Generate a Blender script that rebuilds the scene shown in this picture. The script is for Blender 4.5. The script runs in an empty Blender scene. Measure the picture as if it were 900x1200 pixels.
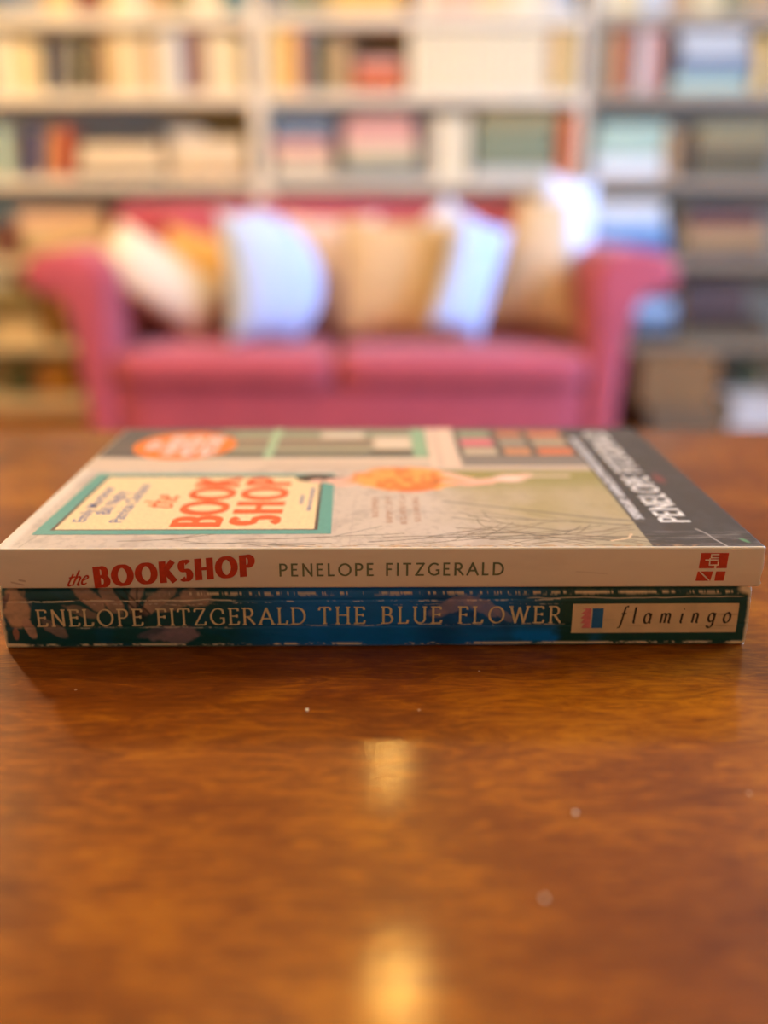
import bpy, bmesh, math, random
import numpy as np
from mathutils import Vector, Matrix, Euler

# ---------------------------------------------------------------- camera, light, exposure
SC = bpy.context.scene
COL = SC.collection
FPX = 1050.0                       # focal length in pixels of the 900 x 1200 frame
PITCH = 0.33328                    # camera looks down by 19.1 degrees
CAM_Z = 0.8738                     # eye height over the floor
TABLE_Z = 0.760

cam_d = bpy.data.cameras.new('camera')
cam = bpy.data.objects.new('camera', cam_d); COL.objects.link(cam)
cam.location = (0, 0, CAM_Z)
cam.rotation_euler = (math.pi/2 - PITCH, 0, 0)
cam_d.sensor_fit = 'HORIZONTAL'; cam_d.sensor_width = 36.0
cam_d.lens = FPX/900*36.0
cam_d.clip_start = 0.01; cam_d.clip_end = 50
cam_d.dof.use_dof = True
cam_d.dof.focus_distance = 0.230
cam_d.dof.aperture_fstop = 5.0
cam_d.dof.aperture_blades = 0
SC.camera = cam

world = bpy.data.worlds.new('world'); SC.world = world
world.use_nodes = True
world.node_tree.nodes['Background'].inputs[0].default_value = (0.55, 0.72, 1.0, 1)
world.node_tree.nodes['Background'].inputs[1].default_value = 1.0

# daylight entering by the window in the right-hand wall
WIN = dict(y0=.75, y1=2.25, z0=0.85, z1=2.15)
ROOM = dict(x0=-2.6, x1=2.6, y0=-2.3, y1=4.12, h=2.52)
la = bpy.data.lights.new('window_daylight', 'AREA')
la.shape = 'RECTANGLE'; la.size = WIN['z1']-WIN['z0']-0.1; la.size_y = WIN['y1']-WIN['y0']-0.1
la.energy = 230; la.color = (0.35, 0.55, 1.0)
lo = bpy.data.objects.new('window_daylight', la); COL.objects.link(lo)
lo.location = (ROOM['x1']-0.03, (WIN['y0']+WIN['y1'])/2, (WIN['z0']+WIN['z1'])/2)
lo.rotation_euler = (0, math.radians(90), 0)

SC.view_settings.view_transform = 'Standard'
SC.view_settings.look = 'None'
SC.view_settings.gamma = 1.0
SC.view_settings.use_curve_mapping = False
SC.view_settings.exposure = 0.0

R = math.radians
rng = random.Random(7)
nrg = np.random.default_rng(11)

# ---------------------------------------------------------------- photo pixel -> point
_ct, _st = math.cos(PITCH), math.sin(PITCH)
def ray(x, y):
    a = (x-450)/FPX; b = (600-y)/FPX
    return Vector((a, _ct + b*_st, -_st + b*_ct))
def at(x, y, Y):
    d = ray(x, y); return Vector((0, 0, CAM_Z)) + d*(Y/d.y)
def atz(x, y, Z):
    d = ray(x, y); return Vector((0, 0, CAM_Z)) + d*((Z-CAM_Z)/d.z)

# ---------------------------------------------------------------- materials
def lin(c):
    return tuple((v/12.92 if v <= .04045 else ((v+.055)/1.055)**2.4) for v in (k/255 for k in c))
def srgb(*c): return lin(c) + (1.0,)
_mats = {}
def mat(name, rgb, rough=.6, noise=.08, scale=30, spec=.4, bump=0.0, sheen=0.0):
    if name in _mats: return _mats[name]
    m = bpy.data.materials.new(name); m.use_nodes = True
    nt = m.node_tree; b = nt.nodes['Principled BSDF']
    tc = nt.nodes.new('ShaderNodeTexCoord')
    nz = nt.nodes.new('ShaderNodeTexNoise'); nz.inputs['Scale'].default_value = scale; nz.inputs['Detail'].default_value = 4
    nt.links.new(tc.outputs['Object'], nz.inputs['Vector'])
    rp = nt.nodes.new('ShaderNodeValToRGB')
    l = lin(rgb)
    rp.color_ramp.elements[0].position = .3; rp.color_ramp.elements[1].position = .7
    rp.color_ramp.elements[0].color = tuple(v*(1-noise) for v in l)+(1,)
    rp.color_ramp.elements[1].color = tuple(min(1, v*(1+noise)) for v in l)+(1,)
    nt.links.new(nz.outputs['Fac'], rp.inputs['Fac'])
    nt.links.new(rp.outputs['Color'], b.inputs['Base Color'])
    b.inputs['Roughness'].default_value = rough
    b.inputs['Specular IOR Level'].default_value = spec
    if sheen: b.inputs['Sheen Weight'].default_value = sheen
    if bump:
        bp = nt.nodes.new('ShaderNodeBump'); bp.inputs['Strength'].default_value = bump
        nz2 = nt.nodes.new('ShaderNodeTexNoise'); nz2.inputs['Scale'].default_value = scale*8
        nt.links.new(tc.outputs['Object'], nz2.inputs['Vector'])
        nt.links.new(nz2.outputs['Fac'], bp.inputs['Height']); nt.links.new(bp.outputs['Normal'], b.inputs['Normal'])
    _mats[name] = m
    return m
def emit_mat(name, rgb, strength):
    m = bpy.data.materials.new(name); m.use_nodes = True
    b = m.node_tree.nodes['Principled BSDF']
    b.inputs['Base Color'].default_value = (.8, .8, .8, 1)
    b.inputs['Emission Color'].default_value = tuple(rgb)+(1,)
    b.inputs['Emission Strength'].default_value = strength
    return m
def ink(name, rgb, rough=.45):
    return mat('ink_'+name, rgb, rough, .10, 900, .4)

# ---------------------------------------------------------------- object helpers
def link(o, parent=None):
    COL.objects.link(o)
    if parent is not None: o.parent = parent
    return o
def tag(o, label, cat, group=None):
    o['label'] = label; o['category'] = cat
    if group: o['group'] = group
    return o
def empty(name, loc, rz=0.0):
    o = bpy.data.objects.new(name, None); o.empty_display_size = .05
    o.location = loc; o.rotation_euler = (0, 0, rz)
    return link(o)
def structure(o):
    o['kind'] = 'structure'; return o
def mesh_obj(name, verts, faces, m, parent=None, smooth=False):
    me = bpy.data.meshes.new(name)
    me.from_pydata([tuple(v) for v in verts], [], faces); me.update()
    for mm in (m if isinstance(m, (list, tuple)) else [m]): me.materials.append(mm)
    if smooth: me.polygons.foreach_set('use_smooth', [True]*len(me.polygons))
    return link(bpy.data.objects.new(name, me), parent)
def box_vf(x0, x1, y0, y1, z0, z1):
    v = [(x0,y0,z0),(x1,y0,z0),(x1,y1,z0),(x0,y1,z0),(x0,y0,z1),(x1,y0,z1),(x1,y1,z1),(x0,y1,z1)]
    f = [(0,3,2,1),(4,5,6,7),(0,1,5,4),(1,2,6,5),(2,3,7,6),(3,0,4,7)]
    return v, f
def box(name, x0, x1, y0, y1, z0, z1, m, parent=None, bevel=0.0, seg=2):
    v, f = box_vf(x0, x1, y0, y1, z0, z1)
    o = mesh_obj(name, v, f, m, parent)
    if bevel:
        bv = o.modifiers.new('bevel', 'BEVEL'); bv.width = bevel; bv.segments = seg
        o.data.polygons.foreach_set('use_smooth', [True]*len(o.data.polygons))
        bv.harden_normals = True
    return o
def lathe(name, prof, m, parent=None, n=24, loc=(0,0,0)):
    v, f = [], []
    for (r, z) in prof:
        for k in range(n):
            a = 2*math.pi*k/n; v.append((loc[0]+r*math.cos(a), loc[1]+r*math.sin(a), loc[2]+z))
    for i in range(len(prof)-1):
        for k in range(n):
            f.append((i*n+k, i*n+(k+1) % n, (i+1)*n+(k+1) % n, (i+1)*n+k))
    return mesh_obj(name, v, f, m, parent, smooth=True)
def soft_box(name, x0, x1, y0, y1, z0, z1, r, m, parent=None, puff=0.0, n=14):
    """upholstered block: rounded edges and slightly domed faces"""
    bm = bmesh.new()
    bmesh.ops.create_cube(bm, size=2.0)
    bmesh.ops.subdivide_edges(bm, edges=bm.edges[:], cuts=n, use_grid_fill=True)
    hx, hy, hz = (x1-x0)/2, (y1-y0)/2, (z1-z0)/2
    for v in bm.verts:
        px, py, pz = v.co.x*hx, v.co.y*hy, v.co.z*hz
        qx = max(-hx+r, min(hx-r, px)); qy = max(-hy+r, min(hy-r, py)); qz = max(-hz+r, min(hz-r, pz))
        d = Vector((px-qx, py-qy, pz-qz))
        if d.length > 1e-9: d = d.normalized()*r
        p = Vector((qx, qy, qz)) + d
        a, b, c = v.co.x, v.co.y, v.co.z
        p.z += puff*c*(1-a*a)*(1-b*b)
        p.y += puff*.5*b*(1-a*a)*(1-c*c)
        v.co = p + Vector(((x0+x1)/2, (y0+y1)/2, (z0+z1)/2))
    me = bpy.data.meshes.new(name); bm.to_mesh(me); bm.free()
    me.materials.append(m)
    me.polygons.foreach_set('use_smooth', [True]*len(me.polygons))
    return link(bpy.data.objects.new(name, me), parent)
def extrude_profile(name, prof, y0, y1, m, parent=None, bevel=.02, smooth=True):
    """closed outline in x,z pushed along y"""
    n = len(prof)
    v = [(x, y0, z) for x, z in prof] + [(x, y1, z) for x, z in prof]
    f = [tuple(range(n)), tuple(range(2*n-1, n-1, -1))] + [(i, i+n, (i+1) % n+n, (i+1) % n) for i in range(n)]
    o = mesh_obj(name, v, f, m, parent)
    bm = bmesh.new(); bm.from_mesh(o.data); bmesh.ops.recalc_face_normals(bm, faces=bm.faces[:]); bm.to_mesh(o.data); bm.free()
    if bevel:
        bv = o.modifiers.new('bevel', 'BEVEL'); bv.width = bevel; bv.segments = 3; bv.limit_method = 'ANGLE'; bv.angle_limit = R(50)
    if smooth: o.data.polygons.foreach_set('use_smooth', [True]*len(o.data.polygons))
    return o
def catmull(pts, sub=5):
    out = []
    n = len(pts)
    for i in range(n-1):
        p0 = pts[max(i-1, 0)]; p1 = pts[i]; p2 = pts[i+1]; p3 = pts[min(i+2, n-1)]
        for k in range(sub):
            t = k/sub
            out.append(tuple(.5*((2*p1[j]) + (-p0[j]+p2[j])*t + (2*p0[j]-5*p1[j]+4*p2[j]-p3[j])*t*t + (-p0[j]+3*p1[j]-3*p2[j]+p3[j])*t**3) for j in range(len(p1))))
    out.append(tuple(pts[-1])); return out

# ---------------------------------------------------------------- numpy noise for printed artwork
def vnoise(X, Y, seed):
    g = np.random.default_rng(seed).random((64, 64))
    xi = np.floor(X).astype(int); yi = np.floor(Y).astype(int)
    fx = X-xi; fy = Y-yi; fx = fx*fx*(3-2*fx); fy = fy*fy*(3-2*fy)
    a = g[yi % 64, xi % 64]; b = g[yi % 64, (xi+1) % 64]; c = g[(yi+1) % 64, xi % 64]; d = g[(yi+1) % 64, (xi+1) % 64]
    return (a*(1-fx)+b*fx)*(1-fy) + (c*(1-fx)+d*fx)*fy
def fbm(X, Y, seed, oct=4):
    s = 0; w = .5; t = 0
    for k in range(oct):
        s = s + w*vnoise(X*2**k+k*7.3, Y*2**k+k*3.1, seed+k); t += w; w *= .5
    return s/t
def sstep(a, b, x):
    t = np.clip((x-a)/(b-a), 0, 1); return t*t*(3-2*t)
class Paint:
    """colour field over (U,V) in millimetres"""
    def __init__(s, U, V, rgb): s.U, s.V = U, V; s.C = np.tile(np.array(lin(rgb)), U.shape+(1,))
    def mix(s, mask, rgb): 
        c = np.array(lin(rgb)); m = np.clip(mask, 0, 1)[..., None]; s.C = s.C*(1-m) + c*m
    def poly(s, pts):
        ins = np.zeros(s.U.shape, bool); n = len(pts)
        for i in range(n):
            (x1, y1), (x2, y2) = pts[i], pts[(i+1) % n]
            if y1 == y2: continue
            c = ((s.V >= min(y1, y2)) & (s.V < max(y1, y2)))
            xx = x1 + (s.V-y1)*(x2-x1)/(y2-y1)
            ins ^= c & (s.U < xx)
        return ins.astype(float)
    def rect(s, u0, u1, v0, v1, soft=.25):
        return (sstep(u0-soft, u0+soft, s.U)*(1-sstep(u1-soft, u1+soft, s.U))*sstep(v0-soft, v0+soft, s.V)*(1-sstep(v1-soft, v1+soft, s.V)))
    def ell(s, cu, cv, ru, rv, ang=0, soft=.25, wob=0, seed=1):
        a = math.radians(ang); x = s.U-cu; y = s.V-cv
        p = (x*math.cos(a)+y*math.sin(a))/ru; q = (-x*math.sin(a)+y*math.cos(a))/rv
        d = np.sqrt(p*p+q*q)
        if wob: d = d + wob*(fbm(s.U/2.6+seed, s.V/2.6, seed, 5)-.5)*2.4
        return 1-sstep(1-soft, 1+soft, d)
    def line(s, pts, w, soft=.6):
        m = np.zeros(s.U.shape)
        for (x1, y1), (x2, y2) in zip(pts[:-1], pts[1:]):
            pad = w*2+1
            sel = (s.U > min(x1,x2)-pad) & (s.U < max(x1,x2)+pad) & (s.V > min(y1,y2)-pad) & (s.V < max(y1,y2)+pad)
            if not sel.any(): continue
            u = s.U[sel]; v = s.V[sel]; dx, dy = x2-x1, y2-y1; L = dx*dx+dy*dy+1e-9
            t = np.clip(((u-x1)*dx+(v-y1)*dy)/L, 0, 1)
            d = np.hypot(u-x1-t*dx, v-y1-t*dy)
            m[sel] = np.maximum(m[sel], 1-sstep(w*(1-soft)/2, w*(1+soft)/2, d))
        return m

# ---------------------------------------------------------------- drawn lettering (strokes swept with a broad nib)
def arc(cx, cy, rx, ry, a0, a1, n=14):
    return [(cx+rx*math.cos(math.radians(a0+(a1-a0)*k/n)), cy+ry*math.sin(math.radians(a0+(a1-a0)*k/n))) for k in range(n+1)]
# glyph = (width, strokes, serif points (x, y, dir))   cap height 1
GL = {
 'A': (.78, [[(0,0),(.39,1)], [(.39,1),(.78,0)], [(.15,.36),(.63,.36)]], [(0,0),(.78,0)]),
 'B': (.58, [[(.05,0),(.05,1)], [(.05,1),(.28,1)]+arc(.28,.765,.22,.235,90,-90)+[(.05,.53)], [(.05,.53),(.3,.53)]+arc(.3,.265,.27,.265,90,-90)+[(.05,0)]], [(.03,0),(.03,1)]),
 'D': (.76, [[(.05,0),(.05,1)], [(.05,1),(.3,1)]+arc(.3,.5,.44,.5,90,-90)+[(.05,0)]], [(.03,0),(.03,1)]),
 'E': (.5, [[(.05,0),(.05,1)], [(.05,1),(.48,1)], [(.05,.53),(.42,.53)], [(.05,0),(.5,0)]], [(.03,0),(.03,1)]),
 'F': (.47, [[(.05,0),(.05,1)], [(.05,1),(.47,1)], [(.05,.52),(.4,.52)]], [(.05,0),(.03,1)]),
 'G': (.8, [arc(.45,.5,.43,.5,48,318,22), [(.77,.42),(.77,.1)], [(.55,.42),(.77,.42)]], []),
 'H': (.72, [[(.05,0),(.05,1)], [(.67,0),(.67,1)], [(.05,.52),(.67,.52)]], [(.05,0),(.05,1),(.67,0),(.67,1)]),
 'I': (.1, [[(.05,0),(.05,1)]], [(.05,0),(.05,1)]),
 'K': (.62, [[(.05,0),(.05,1)], [(.56,1),(.08,.46)], [(.2,.6),(.62,0)]], [(.05,0),(.05,1)]),
 'L': (.48, [[(.05,0),(.05,1)], [(.05,0),(.48,0)]], [(.05,1),(.03,0)]),
 'M': (.85, [[(.05,0),(.1,1)], [(.1,1),(.43,.1)], [(.43,.1),(.75,1)], [(.75,1),(.8,0)]], [(.05,0),(.8,0)]),
 'N': (.74, [[(.06,0),(.06,1)], [(.06,1),(.68,0)], [(.68,0),(.68,1)]], [(.06,0),(.68,1)]),
 'O': (.9, [arc(.45,.5,.43,.5,0,360,30)], []),
 'P': (.54, [[(.05,0),(.05,1)], [(.05,1),(.27,1)]+arc(.27,.74,.25,.26,90,-90)+[(.05,.48)]], [(.05,0),(.03,1)]),
 'R': (.62, [[(.05,0),(.05,1)], [(.05,1),(.27,1)]+arc(.27,.74,.24,.26,90,-90)+[(.05,.48)], [(.26,.48),(.62,0)]], [(.05,0),(.03,1)]),
 'S': (.52, [arc(.26,.74,.21,.25,35,255,16)[:-1]+arc(.26,.25,.23,.26,95,-145,18)], []),
 'T': (.62, [[(.31,0),(.31,1)], [(0,1),(.62,1)]], [(.31,0)]),
 'U': (.68, [[(.05,1),(.05,.3)]+arc(.34,.3,.29,.3,180,360)+[(.63,1)]], [(.05,1),(.63,1)]),
 'W': (1.02, [[(0,1),(.27,0)], [(.27,0),(.51,.95)], [(.51,.95),(.76,0)], [(.76,0),(1.02,1)]], [(0,1),(1.02,1)]),
 'Z': (.62, [[(.03,1),(.6,1)], [(.6,1),(.02,0)], [(.02,0),(.62,0)]], []),
 'J': (.35, [[(.28,1),(.28,.25)]+arc(.12,.25,.16,.25,0,-110)], []),
 'C': (.78, [arc(.45,.5,.43,.5,48,312,22)], []),
 ' ': (.28, [], []),
 # italic minuscules
 'f': (.34, [arc(.38,.92,.14,.12,60,170,8)+[(.2,.6),(.14,0)]+arc(.0,-.16,.12,.12,10,-110,8), [(.06,.6),(.38,.6)]], []),
 'l': (.16, [[(.04,1),(.06,.12)]+arc(.13,.12,.07,.1,180,300,6)], []),
 'a': (.5, [arc(.22,.3,.2,.31,30,390,22), [(.42,.6),(.4,.1)]+arc(.47,.1,.07,.09,180,300,6)], []),
 'm': (.82, [[(.03,.56),(.1,.6),(.1,0)], [(.1,.38)]+arc(.24,.42,.13,.17,160,10,8)+[(.36,0)], [(.37,.38)]+arc(.52,.42,.13,.17,160,10,8)+[(.64,.1)]+arc(.71,.1,.07,.09,180,300,6)], []),
 'n': (.54, [[(.03,.56),(.1,.6),(.1,0)], [(.1,.38)]+arc(.25,.42,.14,.17,160,10,8)+[(.38,.1)]+arc(.45,.1,.07,.09,180,300,6)], []),
 'i': (.18, [[(.02,.55),(.07,.6),(.06,.1)]+arc(.13,.1,.07,.09,180,300,6), [(.1,.83),(.13,.88)]], []),
 'g': (.48, [arc(.22,.33,.19,.27,30,390,20), [(.42,.6),(.4,-.1)]+arc(.21,-.12,.19,.19,0,-160,12)], []),
 'o': (.48, [arc(.24,.3,.21,.31,0,360,24)], []),
 # brush script
 't': (.3, [[(.16,.8),(.1,.15)]+arc(.2,.14,.1,.12,180,330,8), [(.0,.56),(.34,.6)]], []),
 'h': (.46, [[(.12,1),(.06,0)], [(.07,.25)]+arc(.24,.42,.13,.16,170,10,8)+[(.33,.1)]+arc(.41,.1,.08,.1,180,320,6)], []),
 'e': (.42, [[(.06,.28),(.3,.4)]+arc(.2,.42,.12,.16,10,120,8)+arc(.22,.28,.17,.26,140,320,14)], []),
}
TICK = {'E': [((.47,1),(.5,.84)), ((.49,0),(.54,.2)), ((.42,.44),(.42,.62))], 'F': [((.46,1),(.49,.82)), ((.4,.43),(.4,.61))], 'L': [((.47,0),(.52,.22))],
        'T': [((.01,1),(-.03,.82)), ((.61,1),(.65,.82))], 'Z': [((.04,1),(.0,.82)), ((.61,0),(.65,.2))], 'G': [((.73,.88),(.75,.68))]}
def letter_polys(text, T, t, nib=0.0, serif=0.0, wscale=1.0, width=None, spacing=.12, slant=0.0, capsize=1.0):
    """strips of quads for a line of text, origin at its left baseline, cap height 1; spacing is solved when width is given"""
    chars = [GL[c] for c in text]
    nat = sum(g[0]*wscale for g in chars)
    if width is not None and len(text) > 1: spacing = (width-nat)/(len(text)-1)
    V, F = [], []
    x0 = 0.0; order = [0]; done = []; hh0 = t/2
    na = math.radians(nib)
    def strip(pts):
        P = [np.array(p, float) for p in pts]
        n = len(P); base = len(V); order[0] += 1
        for i in range(n):
            d = P[min(i+1, n-1)]-P[max(i-1, 0)]
            if n > 8 and np.hypot(*(P[0]-P[-1])) < 1e-3 and i in (0, n-1): d = P[1]-P[-2]
            a = math.atan2(d[1], d[0]); w = t + (T-t)*abs(math.sin(a-na))
            nrm = np.array([-math.sin(a), math.cos(a)])*w/2
            V.append(tuple(P[i]+nrm)+(order[0],)); V.append(tuple(P[i]-nrm)+(order[0],))
        for i in range(n-1): F.append((base+2*i, base+2*i+1, base+2*i+3, base+2*i+2))
    for g in chars:
        for st in g[1]:
            pts = [(x0+p[0]*wscale + slant*p[1], p[1]) for p in st]
            # keep the pen inside the cap height
            hh = t/2
            pts = [(p[0], p[1] if serif < 0 else (hh + p[1]*(1-2*hh))) for p in pts]
            if len(pts) == 2:
                a, b = pts; pts = [(a[0]+(b[0]-a[0])*k/3, a[1]+(b[1]-a[1])*k/3) for k in range(4)]
                dd = math.hypot(b[0]-a[0], b[1]-a[1]); 
                if dd > .2 and abs(b[1]-a[1]) > .15 and serif >= 0:   # straight stems reach the full height
                    e = hh/dd
                    pts[0] = (a[0]-(b[0]-a[0])*e, a[1]-(b[1]-a[1])*e); pts[-1] = (b[0]+(b[0]-a[0])*e, b[1]+(b[1]-a[1])*e)
            strip(pts)
        if serif > 0:
            for a_, b_ in TICK.get(text[len(done)], []): strip([(x0+a_[0]*wscale+(b_[0]-a_[0])*wscale*q/3, hh0+(a_[1]+(b_[1]-a_[1])*q/3)*(1-2*hh0)) for q in range(4)])
            for (sx, sy) in g[2]:
                yy = t*.4 if sy < .5 else 1-t*.4
                strip([(x0+sx*wscale-serif, yy), (x0+sx*wscale-serif*.3, yy), (x0+sx*wscale+serif*.3, yy), (x0+sx*wscale+serif, yy)])
        x0 += g[0]*wscale + spacing; done.append(1)
    return V, F
def lettering(name, V, F, fn, m, parent):
    # overlapping strokes lie two thousandths of a millimetre apart, as layers of ink
    ax = 2 if abs(fn(0, 0)[2]-fn(0, .01)[2]) < 1e-9 else 1
    P = []
    for v in V:
        p = list(fn(v[0], v[1]))
        if len(v) > 2: p[ax] += v[2]*1.5e-6*(1 if ax == 2 else -1)
        P.append(p)
    return mesh_obj(name, P, F, m, parent)
_font_cache = {}
def font_polys(text, bold=0.012):
    """outline of a line in Blender's own built-in face; returns verts (x,y), faces, width, cap height ~0.73"""
    cu = bpy.data.curves.new('t', 'FONT'); cu.body = text; cu.resolution_u = 3; cu.offset = bold
    ob = bpy.data.objects.new('t', cu); COL.objects.link(ob)
    dg = bpy.context.evaluated_depsgraph_get(); dg.update()
    me = bpy.data.meshes.new_from_object(ob.evaluated_get(dg))
    V = [(v.co.x, v.co.y) for v in me.vertices]; F = [tuple(p.vertices) for p in me.polygons]
    bpy.data.objects.remove(ob); bpy.data.curves.remove(cu); bpy.data.meshes.remove(me)
    xs = [v[0] for v in V]; x0 = min(xs)
    return [(x-x0, y) for x, y in V], F, max(xs)-x0

# ================================================================ ROOM
M_wall = mat('wall_paint', (208, 184, 140), .85, .03, 3)
M_ceil = mat('ceiling_paint', (226, 198, 146), .9, .02, 3)
M_white = mat('white_gloss_paint', (226, 222, 212), .5, .03, 10)
M_shelf = mat('shelf_paint', (226, 212, 182), .55, .06, 12)
M_shelf2 = mat('shelf_paint_darker', (158, 138, 110), .55, .06, 12)  # darker shelf tone for the right-hand bookcase
M_back = mat('shelf_back_paint', (150, 142, 122), .8, .06, 8)

def wood_floor():
    m = bpy.data.materials.new('floor_boards'); m.use_nodes = True; nt = m.node_tree; b = nt.nodes['Principled BSDF']
    tc = nt.nodes.new('ShaderNodeTexCoord'); mp = nt.nodes.new('ShaderNodeMapping'); mp.inputs['Scale'].default_value = (9, 1.2, 1)
    nz = nt.nodes.new('ShaderNodeTexNoise'); nz.inputs['Scale'].default_value = 4; nz.inputs['Detail'].default_value = 6
    rp = nt.nodes.new('ShaderNodeValToRGB'); rp.color_ramp.elements[0].color = srgb(116, 70, 28); rp.color_ramp.elements[1].color = srgb(184, 122, 62)
    nt.links.new(tc.outputs['Object'], mp.inputs[0]); nt.links.new(mp.outputs[0], nz.inputs['Vector']); nt.links.new(nz.outputs['Fac'], rp.inputs[0])
    nt.links.new(rp.outputs[0], b.inputs['Base Color']); b.inputs['Roughness'].default_value = .4
    return m
M_floor = wood_floor()
X0, X1, Y0, Y1, HH = ROOM['x0'], ROOM['x1'], ROOM['y0'], ROOM['y1'], ROOM['h']
floor = structure(box('floor', X0, X1, Y0, Y1, -.08, -.006, mat('floor_gap', (40, 22, 10), .8)))
pw = .13
nb = int((X1-X0)/pw)
pv, pf = box_vf(0, pw-.003, 0, Y1-Y0, -.006, 0)
pme = bpy.data.meshes.new('floor_board'); pme.from_pydata(pv, [], pf); pme.materials.append(M_floor)
for k in range(nb):
    o = link(bpy.data.objects.new('floor_board', pme), floor); o.location = (X0+k*pw, Y0, 0)
structure(box('ceiling', X0, X1, Y0, Y1, HH, HH+.08, M_ceil))
structure(box('wall_back', X0-.1, X1+.1, Y1, Y1+.1, 0, HH, M_wall))
structure(box('wall_front', X0-.1, X1+.1, Y0-.1, Y0, 0, HH, mat('wall_paint_ochre', (220, 194, 146), .85, .03, 3)))
structure(box('wall_left', X0-.1, X0, Y0, Y1, 0, HH, M_wall))
# right wall around the window opening
wv, wf = [], []
for (y0, y1, z0, z1) in ((Y0, WIN['y0'], 0, HH), (WIN['y1'], Y1, 0, HH), (WIN['y0'], WIN['y1'], 0, WIN['z0']), (WIN['y0'], WIN['y1'], WIN['z1'], HH)):
    v, f = box_vf(X1, X1+.12, y0, y1, z0, z1); b0 = len(wv); wv += v; wf += [tuple(i+b0 for i in q) for q in f]
structure(mesh_obj('wall_right', wv, wf, M_wall))
win = structure(empty('window_1', (X1+.06, (WIN['y0']+WIN['y1'])/2, WIN['z0'])))
wy, wz = (WIN['y1']-WIN['y0'])/2, WIN['z1']-WIN['z0']
M_glass = bpy.data.materials.new('window_glass'); M_glass.use_nodes = True
gb = M_glass.node_tree.nodes['Principled BSDF']; gb.inputs['Transmission Weight'].default_value = 1; gb.inputs['Roughness'].default_value = .02; gb.inputs['IOR'].default_value = 1.45
for (a, b, c, d) in ((-wy, wy, 0, .05), (-wy, wy, wz-.05, wz), (-wy, -wy+.05, .05, wz-.05), (wy-.05, wy, .05, wz-.05), (-.025, .025, .05, wz-.05)):
    box('window_frame', -.03, .03, a, b, c, d, M_white, win, .004)
for s in (-1, 1):
    box('pane', -.004, .004, min(s*.025, s*(wy-.05)), max(s*.025, s*(wy-.05)), .05, wz-.05, M_glass, win)
box('window_sill', -.16, -.03, -wy-.04, wy+.04, -.03, 0, M_white, win, .006)

# ceiling globes of the room, and two added fill pendants ------------------------------------------------------------
M_brass = mat('brushed_brass', (190, 150, 80), .3); _mats['brushed_brass'].node_tree.nodes['Principled BSDF'].inputs['Metallic'].default_value = 1
M_cord = mat('lamp_cord', (60, 55, 50), .6)
M_lampshade = mat('linen_shade', (240, 222, 185), .8, .03, 60)
M_bulb = emit_mat('fill_bulb', (1.0, .72, .36), 30)
def ceiling_lamp(x, y, label, zc=2.34, r=.055, strength=None):
    t = empty('ceiling_lamp', (x, y, HH))
    lathe('ceiling_rose', [(0, 0), (.06, 0), (.06, -.012), (.05, -.025), (.008, -.03)], M_brass, t)
    lathe('stem', [(.008, -.025), (.008, zc-HH+r*.95), (.02, zc-HH+r*.9), (.022, zc-HH+r*.75)], M_brass, t, 12)
    prof = [(r*math.sin(math.pi*k/12), zc-HH+r*math.cos(math.pi*k/12)) for k in range(13)]
    lathe('glass_globe', prof, M_globe, t)
    return tag(t, label, 'lamp', 'globe lamps on the ceiling')
M_globe = emit_mat('glowing_globe', (1.0, .56, .12), 80)
def lamp_spot(x, y, zc):      # place of a lamp whose mirror image in the table top shows at pixel (x, y)
    d = ray(x, y); m = 2*TABLE_Z - zc
    t = (m-CAM_Z)/d.z
    return d.x*t, d.y*t
lx, ly = lamp_spot(456, 893, 2.30); ceiling_lamp(lx, ly, 'small glowing globe lamp on the ceiling above the sofa', 2.30, .045)
lx, ly = lamp_spot(467, 1158, 2.30); ceiling_lamp(lx, ly, 'small glowing globe lamp on the ceiling nearer the table', 2.30, .06)

def pendant(x, y, zb, rad, label, watts):  # added fill lamp out of view: shade, bulb and point light
    t = empty('fill_pendant', (x, y, HH))
    lathe('ceiling_rose', [(0, 0), (.05, 0), (.05, -.012), (.04, -.03), (.005, -.035)], M_brass, t)
    lathe('cord', [(.003, -.03), (.003, zb+.2-HH)], M_cord, t, 8)
    lathe('lamp_shade', [(rad, zb-HH), (rad*.8, zb+.24-HH), (rad*.8-.004, zb+.24-HH), (rad-.004, zb-HH), (rad, zb-HH)], M_lampshade, t, 32)
    lathe('bulb', [(0, zb+.05-HH), (.03, zb+.06-HH), (.04, zb+.09-HH), (.03, zb+.13-HH), (.015, zb+.17-HH), (.015, zb+.2-HH)], M_bulb, t, 16)
    l = bpy.data.lights.new('fill_light', 'POINT'); l.energy = watts; l.color = (1.0, .77, .40); l.shadow_soft_size = .07
    o = bpy.data.objects.new('fill_light', l); link(o, t); o.location = (0, 0, zb-.02-HH)
    return tag(t, label, 'lamp', 'added fill pendants out of view')
pendant(-1.55, 2.15, 2.05, .20, 'added linen shaded pendant lamp, unseen, before the left bookcase', 100)  # added to brighten the shelves and sofa with warm light
pendant(-.15, .85, 2.05, .20, 'added linen shaded pendant lamp, unseen, over the table', 17)  # added to light the book cover and table from above

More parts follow.
